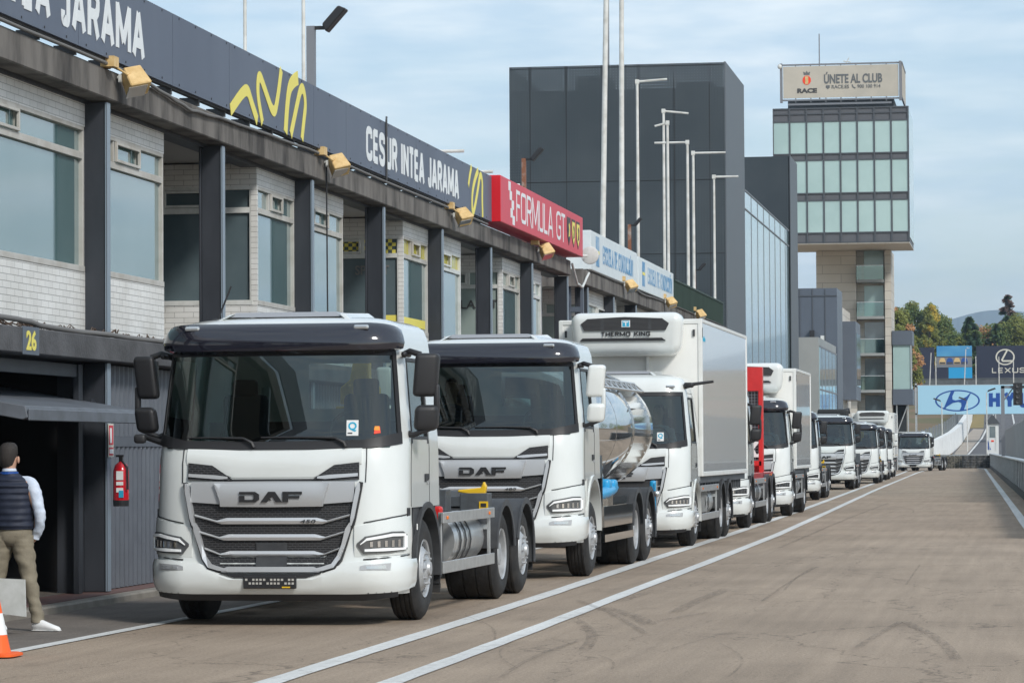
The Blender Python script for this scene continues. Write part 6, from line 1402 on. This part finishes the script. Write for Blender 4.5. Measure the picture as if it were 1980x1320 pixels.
for i in range(len(bw)-1):
    (a, b), (c, d) = bw[i], bw[i+1]; z0, z1 = hh(b), hh(d)
    m.add([(a-.6, b, z0+1.8), (c-.6, d, z1+1.8), (c-.6, d, z1+3.1), (a-.6, b, z0+3.1)], [(0,1,2,3)])
    for k in range(5): s = k/5; e = (a+(c-a)*s-.58, b+(d-b)*s); q = MB(); q.tube([(e[0], e[1], hh(e[1])+1.5), (e[0], e[1], hh(e[1])+3.2)], .06, 5); q.build('post', 'pole_grey', fe)
m.build('mesh', 'fence_mesh', fe)
# blue banner bridge over the track
ba = thing('banner_bridge', 'pale blue banner across the track with a dark blue oval H emblem and HYUNDAI lettering', 'banner', (-4, 340, 0))
m = MB(); m.box(-10.9, 12, 340, 340.12, 5.28, 8.26); m.build('banner', 'banner_blue', ba)
m = MB(); m.box(-11.2, -11.0, 340.2, 340.5, 1.5, 8.5); m.box(12, 12.3, 340.2, 340.5, 1.5, 8.5); m.box(-11.2, 12.2, 340.2, 340.6, 8.1, 8.32); m.box(-11.2, 12.2, 340.2, 340.6, 5.25, 5.4); m.build('truss', 'alu', ba)
m = MB(); yb = 339.99; cx, cz = -6.84, 6.68; A, Bq = 2.30, 1.11
ro = [(cx+A*math.cos(R(a)), yb, cz+Bq*math.sin(R(a))) for a in range(0, 360, 8)]; ri = [(cx+(A-.17)*math.cos(R(a)), yb, cz+(Bq-.13)*math.sin(R(a))) for a in range(0, 360, 8)]
n = len(ro); m.add(ro+ri, [(i, (i+1) % n, n+(i+1) % n, n+i) for i in range(n)])
# slanted H of two curved stems and a joining bar
Hs = [[(-1.45, -.86), (-.65, .98), (-.25, 1.05), (-.52, .45), (-.50, .12), (-.22, .02), (.35, .12), (.95, .42), (1.25, .72), (1.42, .82), (1.0, .02), (.65, -.98), (.18, -1.07), (.42, -.55), (.38, -.22), (.10, -.12), (-.45, -.22), (-1.1, -.62), (-1.30, -.90)]]
for h_ in Hs: m.plane_poly([(a, b) for a, b in h_], (cx, yb, cz), UX, UZ, .02)
m.build('emblem', 'letter_blue', ba); m = MB(); m.stroke_text('HYUNDAI', 1.6, 9.6, .40, (-3.62, yb, 5.93), UX, UZ, .02, gap=.32); m.build('lettering', 'letter_blue', ba)
# billboards on the hill
def hz(y): return hh(y)
b1 = thing('billboard', 'dark navy billboard with cream round emblem and LEXUS lettering on the hill', 'billboard', (-2, 520, 12.6))
m = MB(); m.box(-7.42, 3.2, 520, 520.2, 12.65, 17.95); m.build('board', 'board_navy', b1)
m = MB(); yb = 519.98; cx, cz = -2.93, 16.15; ro = [(cx+1.5*math.cos(R(a)), yb, cz+1.28*math.sin(R(a))) for a in range(0, 360, 10)]; ri = [(cx+1.28*math.cos(R(a)), yb, cz+1.08*math.sin(R(a))) for a in range(0, 360, 10)]
n = len(ro); m.add(ro+ri, [(i, (i+1) % n, n+(i+1) % n, n+i) for i in range(n)]); m.ribbon([(.35, 1.12), (-.5, -.45), (-.35, -.62), (1.25, -.62)], .26, (cx, yb, cz), UX, UZ, .02)
m.build('emblem', 'letter_cream', b1); m = MB(); m.stroke_text('LEXUS', .82, 5.2, .14, (-5.0, yb, 13.65), UX, UZ, .02, gap=.2); m.build('lettering', 'letter_cream', b1)
m = MB(); m.box(-7.4, 3, 520.3, 520.5, 11, 17.6); m.build('frame', 'pole_grey', b1)
b2 = thing('billboard', 'blue billboard picturing four cars in a row under a blue sky', 'billboard', (-10.8, 520, 12.6))
m = MB(); m.box(-13.65, -8.1, 520, 520.2, 14.6, 18.0); m.build('board', 'board_sky', b2)
m = MB(); m.box(-11.8, -8.1, 520, 520.2, 12.75, 14.59); m.build('lower_board', 'letter_blue_board' if 'letter_blue_board' in M else 'blue_plastic', b2)
m = MB(); m.box(-13.65, -8.11, 519.96, 519.99, 14.62, 16.2, 0); m.box(-13.65, -8.11, 519.95, 519.958, 16.2, 16.35, 2)
for i, mi in enumerate((1, 3, 1, 3)):
    x = -12.75+i*1.15; m.plane_poly([(-.5, 0), (.5, 0), (.52, .35), (.42, .75), (.28, 1.0), (-.28, 1.0), (-.42, .75), (-.52, .35)], (x, 519.94, 15.1), UX, UZ, .02, mi); m.plane_poly([(-.45, .05), (.45, .05), (.45, .35), (-.45, .35)], (x, 519.915, 15.1), UX, UZ, .01, 2)
m.build('picture', ['pole_grey', 'light_yellow', 'letter_dark', 'letter_blue'], b2)
m = MB(); m.text('Bu', .22, .4, (-8.9, 519.94, 17.55), UX, UZ, .02, .0); m.build('lettering', 'sign_white_letter', b2)
b3 = thing('billboard', 'dark billboard with small white RACE lettering half hidden behind the brown tree', 'billboard', (-16, 520, 12.6))
m = MB(); m.box(-18.5, -14.0, 520, 520.2, 12.75, 17.8); m.box(-13.95, -11.85, 520.02, 520.2, 12.75, 14.55); m.build('board', 'board_navy', b3)
m = MB(); m.text('RACE', .42, 1.35, (-17.4, 519.97, 14.9), UX, UZ, .02, .04); m.text('autocolor', .3, 1.5, (-17.5, 519.97, 15.5), UX, UZ, .02, .03); m.build('lettering', 'sign_white_letter', b3)
m = MB(); m.box(-40, 20, 508, 508.4, 10.5, 12.5); m.box(-40, 20, 507.9, 508.5, 12.501, 12.62); solo('parapet_wall', m, 'wall_grey', 'grey wall running below the billboards on the hill', 'wall', (-8, 508, 11))
def lamp_post(x, y, h, label, arm=-.9, head=True):
    t = thing('lamp_post', label, 'lamp post', (x, y, hh(y)), group='thin lamp posts near the track end')
    m = MB(); m.tube([(x, y, hh(y)-.1), (x, y, h)], [.07, .05], 6); m.build('post', 'pole_white', t)
    if head: m = MB(); tilted_box(m, (x+arm*.5, y, h+.1), (.8, .3, .16), 0, 0); m.v = [(p[0], p[1], p[2]+(p[0]-x)*(-.35 if arm < 0 else .35)*1.0) for p in m.v]; m.build('lamp_head', 'light_black', t)
lamp_post(-7.9, 318, 6.2, 'lamp post with two heads in front of the oval emblem, left one', -.9); lamp_post(-5.6, 325, 6.4, 'lamp post in front of the right side of the oval emblem', -.9)
lamp_post(-3.4, 300, 6.8, 'lamp post in front of the letter H of the banner', .9); lamp_post(-3.0, 345, 7.3, 'lamp post rising behind the white booth', .9)
for i, (x, h) in enumerate(((-14.4, 16.5), (-13.4, 15.9), (-9.1, 17.0), (-7.3, 15.9), (-3.8, 15.8), (-1.6, 15.7))):
    t = (x, 505); m = MB(); m.tube([(x, 505, 11), (x+(.3 if i in (0, 2) else 0), 505, h)], [.09, .07], 6)
    solo('white_post', m, 'pole_white', ['leftmost thin white post before the dark billboard', 'second thin white post before the dark billboard', 'leaning white post before the billboard with four cars', 'thin white post between the two billboards', 'thin white post before the first letters on the navy billboard', 'thin white post before the last letters on the navy billboard'][i], 'post', (x, 505, 11), group='white posts below the billboards')
bo = thing('marshal_booth', 'small white booth with grey pyramid roof beside the pit wall end', 'booth', (-2.95, 312, 0))
x0, x1 = -3.6, -2.45
m = MB(); m.box(x0, x1, 312, 313.2, .3, 4.05); m.build('wall', 'booth_wall', bo)
m = MB(); m.add([(x0-.15, 311.8, 4.05), (x1+.15, 311.8, 4.05), (x1+.15, 313.4, 4.05), (x0-.15, 313.4, 4.05), ((x0+x1)/2, 312.6, 4.95)], [(0,1,4), (1,2,4), (2,3,4), (3,0,4), (0,3,2,1)]); m.build('roof', 'plastic_dark', bo)
m = MB(); m.box(x0+.3, x1-.3, 311.96, 311.99, 2.75, 3.8); m.build('window', 'pane_dark', bo)
m = MB(); m.box(x0+.25, x0+.3, 311.95, 311.985, 1.5, 3.85); m.box(x1-.3, x1-.25, 311.95, 311.985, 1.5, 3.85); m.box(x0+.301, x1-.301, 311.95, 311.985, 3.805, 3.85); m.build('door_frame', 'frame_white', bo)
m = MB(); m.plane_poly([(0, 0), (.4, 0), (.12, .9), (0, .9)], (x0+.02, 311.99, 1.6), UX, UZ, .01, 0); m.box(-3.15, -2.9, 311.97, 311.99, 2.35, 2.5, 1); m.build('markings', ['letter_blue', 'sticker_red'], bo)
# ================================================================== TREES, MOUNTAIN
def tree(name, label, x, y, base, top, w, kinds, seed, shape='round', n=2600, leaf=.34, group='trees on the hill behind the billboards'):
    rnd = random.Random(seed); T = thing(name, label, 'tree', (x, y, base), group=group); H_ = top-base
    m = MB(); br = []; m.tube([(x, y, base-.5), (x+.1, y, base+H_*.5), (x, y, top-H_*.08)], [.28, .18, .05], 7)
    clumps = []
    nc = 46
    for i in range(nc):
        f = (i+.5)/nc
        if shape == 'cone': zc = base+H_*(.14+.84*f); rad = w*.5*(1-f)**.8; a = rnd.random()*6.28; rr_ = rad*(.55+.4*rnd.random()); cs = max(.28, .30*w*(1-f*.75)*.5)
        elif shape == 'tall': zc = base+H_*(.18+.78*f); rad = w*.5*math.sin(math.pi*min(1, .25+.75*f))**.7 if f < .9 else w*.16; a = rnd.random()*6.28; rr_ = rad*rnd.random()**.5*.8; cs = w*.16
        else: zc = base+H_*(.3+.64*f); rad = w*.5*math.sqrt(max(.05, 1-((f-.42)/.62)**2)); a = rnd.random()*6.28; rr_ = rad*rnd.random()**.5*.85; cs = w*.17
        c = Vector((x+rr_*math.cos(a), y+rr_*math.sin(a), zc)); clumps.append((c, cs*(.75+.5*rnd.random()), rnd.randrange(len(kinds))))
        if i % 3 == 0: m.tube([(x, y, zc-H_*.1), tuple(c)], [.07, .02], 4)
    m.build('trunk', 'bark', T)
    m = MB()
    for k in range(int(n*3.2)):
        c, s, ki = clumps[rnd.randrange(nc)]
        d = Vector((rnd.gauss(0, 1), rnd.gauss(0, 1), rnd.gauss(0, 1))); d = d.normalized()*s*(rnd.random()**.45); p = c+d
        u = Vector((rnd.gauss(0, 1), rnd.gauss(0, 1), rnd.gauss(0, 1))).normalized(); v = u.orthogonal().normalized(); l = leaf*(.6+.8*rnd.random())
        if shape == 'cone': u = Vector((d.x, d.y, -.25*abs(d.x))).normalized() if d.length > 0 else u; v = u.orthogonal().normalized(); m.add([p-u*l-v*l*.22, p+u*l-v*l*.1, p+u*l+v*l*.1, p-u*l+v*l*.22], [(0,1,2,3)], ki)
        else: m.add([p-u*l*.5, p+v*l*.35, p+u*l*.5, p-v*l*.35], [(0,1,2,3)], ki)
    me = m.build('crown', kinds, T); return T
GRP = 'trees on the hill behind the billboards'
tree('broadleaf_tree', 'orange-brown autumn tree beside the tower annex', -16.9, 440, 8, 20.8, 5.2, ['leaf_brown', 'leaf_brown', 'leaf_mid'], 1, n=3800, leaf=.36)
tree('broadleaf_tree', 'small orange-brown tree in front of the dark billboard', -15.4, 450, 8, 16.4, 4.2, ['leaf_brown', 'leaf_mid'], 2, n=1500, leaf=.32)
tree('poplar_tree', 'tall green tree with the highest crown left of the billboards', -18.3, 545, 13, 26.0, 7.0, ['leaf_green', 'leaf_mid', 'leaf_green'], 3, 'tall', 3600)
tree('poplar_tree', 'green tree with a yellow top standing behind the dark billboard', -15.6, 548, 13, 25.2, 7.0, ['leaf_green', 'leaf_mid', 'leaf_yellow'], 4, 'tall', 3200)
tree('poplar_tree', 'yellow-topped tree at the middle of the left clump', -15.4, 543, 13, 25.9, 3.6, ['leaf_yellow', 'leaf_mid'], 5, 'tall', 1600)
tree('poplar_tree', 'green round-shouldered tree at the right end of the left clump', -13.2, 550, 13, 23.8, 7.0, ['leaf_green', 'leaf_green', 'leaf_mid'], 6, 'tall', 3200)
tree('poplar_tree', 'leftmost green tree peeping over the annex', -20.8, 552, 13, 25.5, 6.0, ['leaf_green', 'leaf_mid'], 16, 'tall', 2400)
tree('fir_tree', 'broad dark fir behind the gap between the billboards', -8.8, 545, 13, 23.6, 6.6, ['leaf_dark', 'leaf_dark', 'leaf_green'], 7, 'cone', 3600, .42)
tree('broadleaf_tree', 'low green bush tree between the tall clump and the dark fir', -11.2, 545, 13, 20.8, 5.4, ['leaf_mid', 'leaf_green'], 8, n=1700)
tree('broadleaf_tree', 'olive green tree right of the dark fir', -6.4, 548, 13, 22.2, 7, ['leaf_mid', 'leaf_green', 'leaf_brown'], 9, n=2400)
tree('fir_tree', 'narrow dark fir above the round emblem', -4.4, 546, 13, 22.4, 5.0, ['leaf_dark', 'leaf_green'], 10, 'cone', 2300, .4)
tree('cedar_tree', 'tall purplish-brown cedar rising above all the others at the right', -2.6, 556, 13, 27.8, 6.5, ['leaf_rust', 'leaf_rust', 'leaf_dark'], 11, 'cone', 1900, .45)
tree('pine_tree', 'bright green pine with a broad rounded crown at the right edge', -.8, 548, 13, 23.6, 8.4, ['leaf_green', 'leaf_mid'], 12, n=3400)
tree('pine_tree', 'green pine mostly outside the right edge', 4.5, 552, 13, 23.2, 6.4, ['leaf_green', 'leaf_mid'], 13, n=2400)
tree('broadleaf_tree', 'low tree filling the gap right of the dark fir', -5.0, 560, 13, 20.6, 5, ['leaf_green', 'leaf_mid'], 14, n=1800)
rnd = random.Random(21); m = MB()
for i in range(5200):
    c = rnd.randrange(26); y0_ = 70+c*11; x0_ = 62+8*math.sin(c*1.7); d = Vector((rnd.gauss(0, 1), rnd.gauss(0, 1), rnd.gauss(0, 1))).normalized()*(rnd.random()**.4)
    p = Vector((x0_+d.x*5, y0_+d.y*6.5, 5.5+(c % 3)*.8+d.z*5)); u = Vector((rnd.gauss(0, 1), rnd.gauss(0, 1), rnd.gauss(0, 1))).normalized(); v = u.orthogonal().normalized(); l = .8*(.6+.8*rnd.random())
    m.add([p-u*l*.5, p+v*l*.35, p+u*l*.5, p-v*l*.35], [(0,1,2,3)], c % 2)
tag(m.build('far_woodland', ['leaf_green', 'leaf_mid']), kind='stuff')
m = MB(); ridge = [(-1400, 120), (-700, 190), (-420, 240), (-250, 295), (-190, 312), (-160, 322), (-130, 330), (-98, 337), (-60, 340), (0, 335), (80, 315), (200, 300), (420, 330), (800, 220), (1500, 120)]
ridge = sm(ridge, 2); n = len(ridge); rnd = random.Random(3); V = []
for j, (yy, k) in enumerate(((7200, 0), (7500, .45), (7800, .8), (8000, 1.0), (8600, .7))):
    for x, z in ridge: V.append((x, yy, 20+(z-20)*k + (0 if j in (0, 3) else rnd.uniform(-8, 8))))
m.add(V, [(j*n+i, j*n+i+1, (j+1)*n+i+1, (j+1)*n+i) for j in range(4) for i in range(n-1)])
structure('mountain', m, 'mountain', smooth=60)
# ================================================================== HAZE
HZ = 1.3e-4
m = MB(); m.box(-3900, 3900, -70, 9000, -1.3, 380)
hb = bpy.data.materials.new('haze'); hb.use_nodes = True; t = hb.node_tree; t.nodes.clear(); o = t.nodes.new('ShaderNodeOutputMaterial'); pv = t.nodes.new('ShaderNodeVolumePrincipled')
pv.inputs['Density'].default_value = HZ; pv.inputs['Color'].default_value = (.62, .80, 1.0, 1); pv.inputs['Anisotropy'].default_value = .2; t.links.new(pv.outputs[0], o.inputs['Volume']); M['haze'] = hb
if HZ > 0: h_ = m.build('haze', 'haze'); tag(h_, kind='stuff')
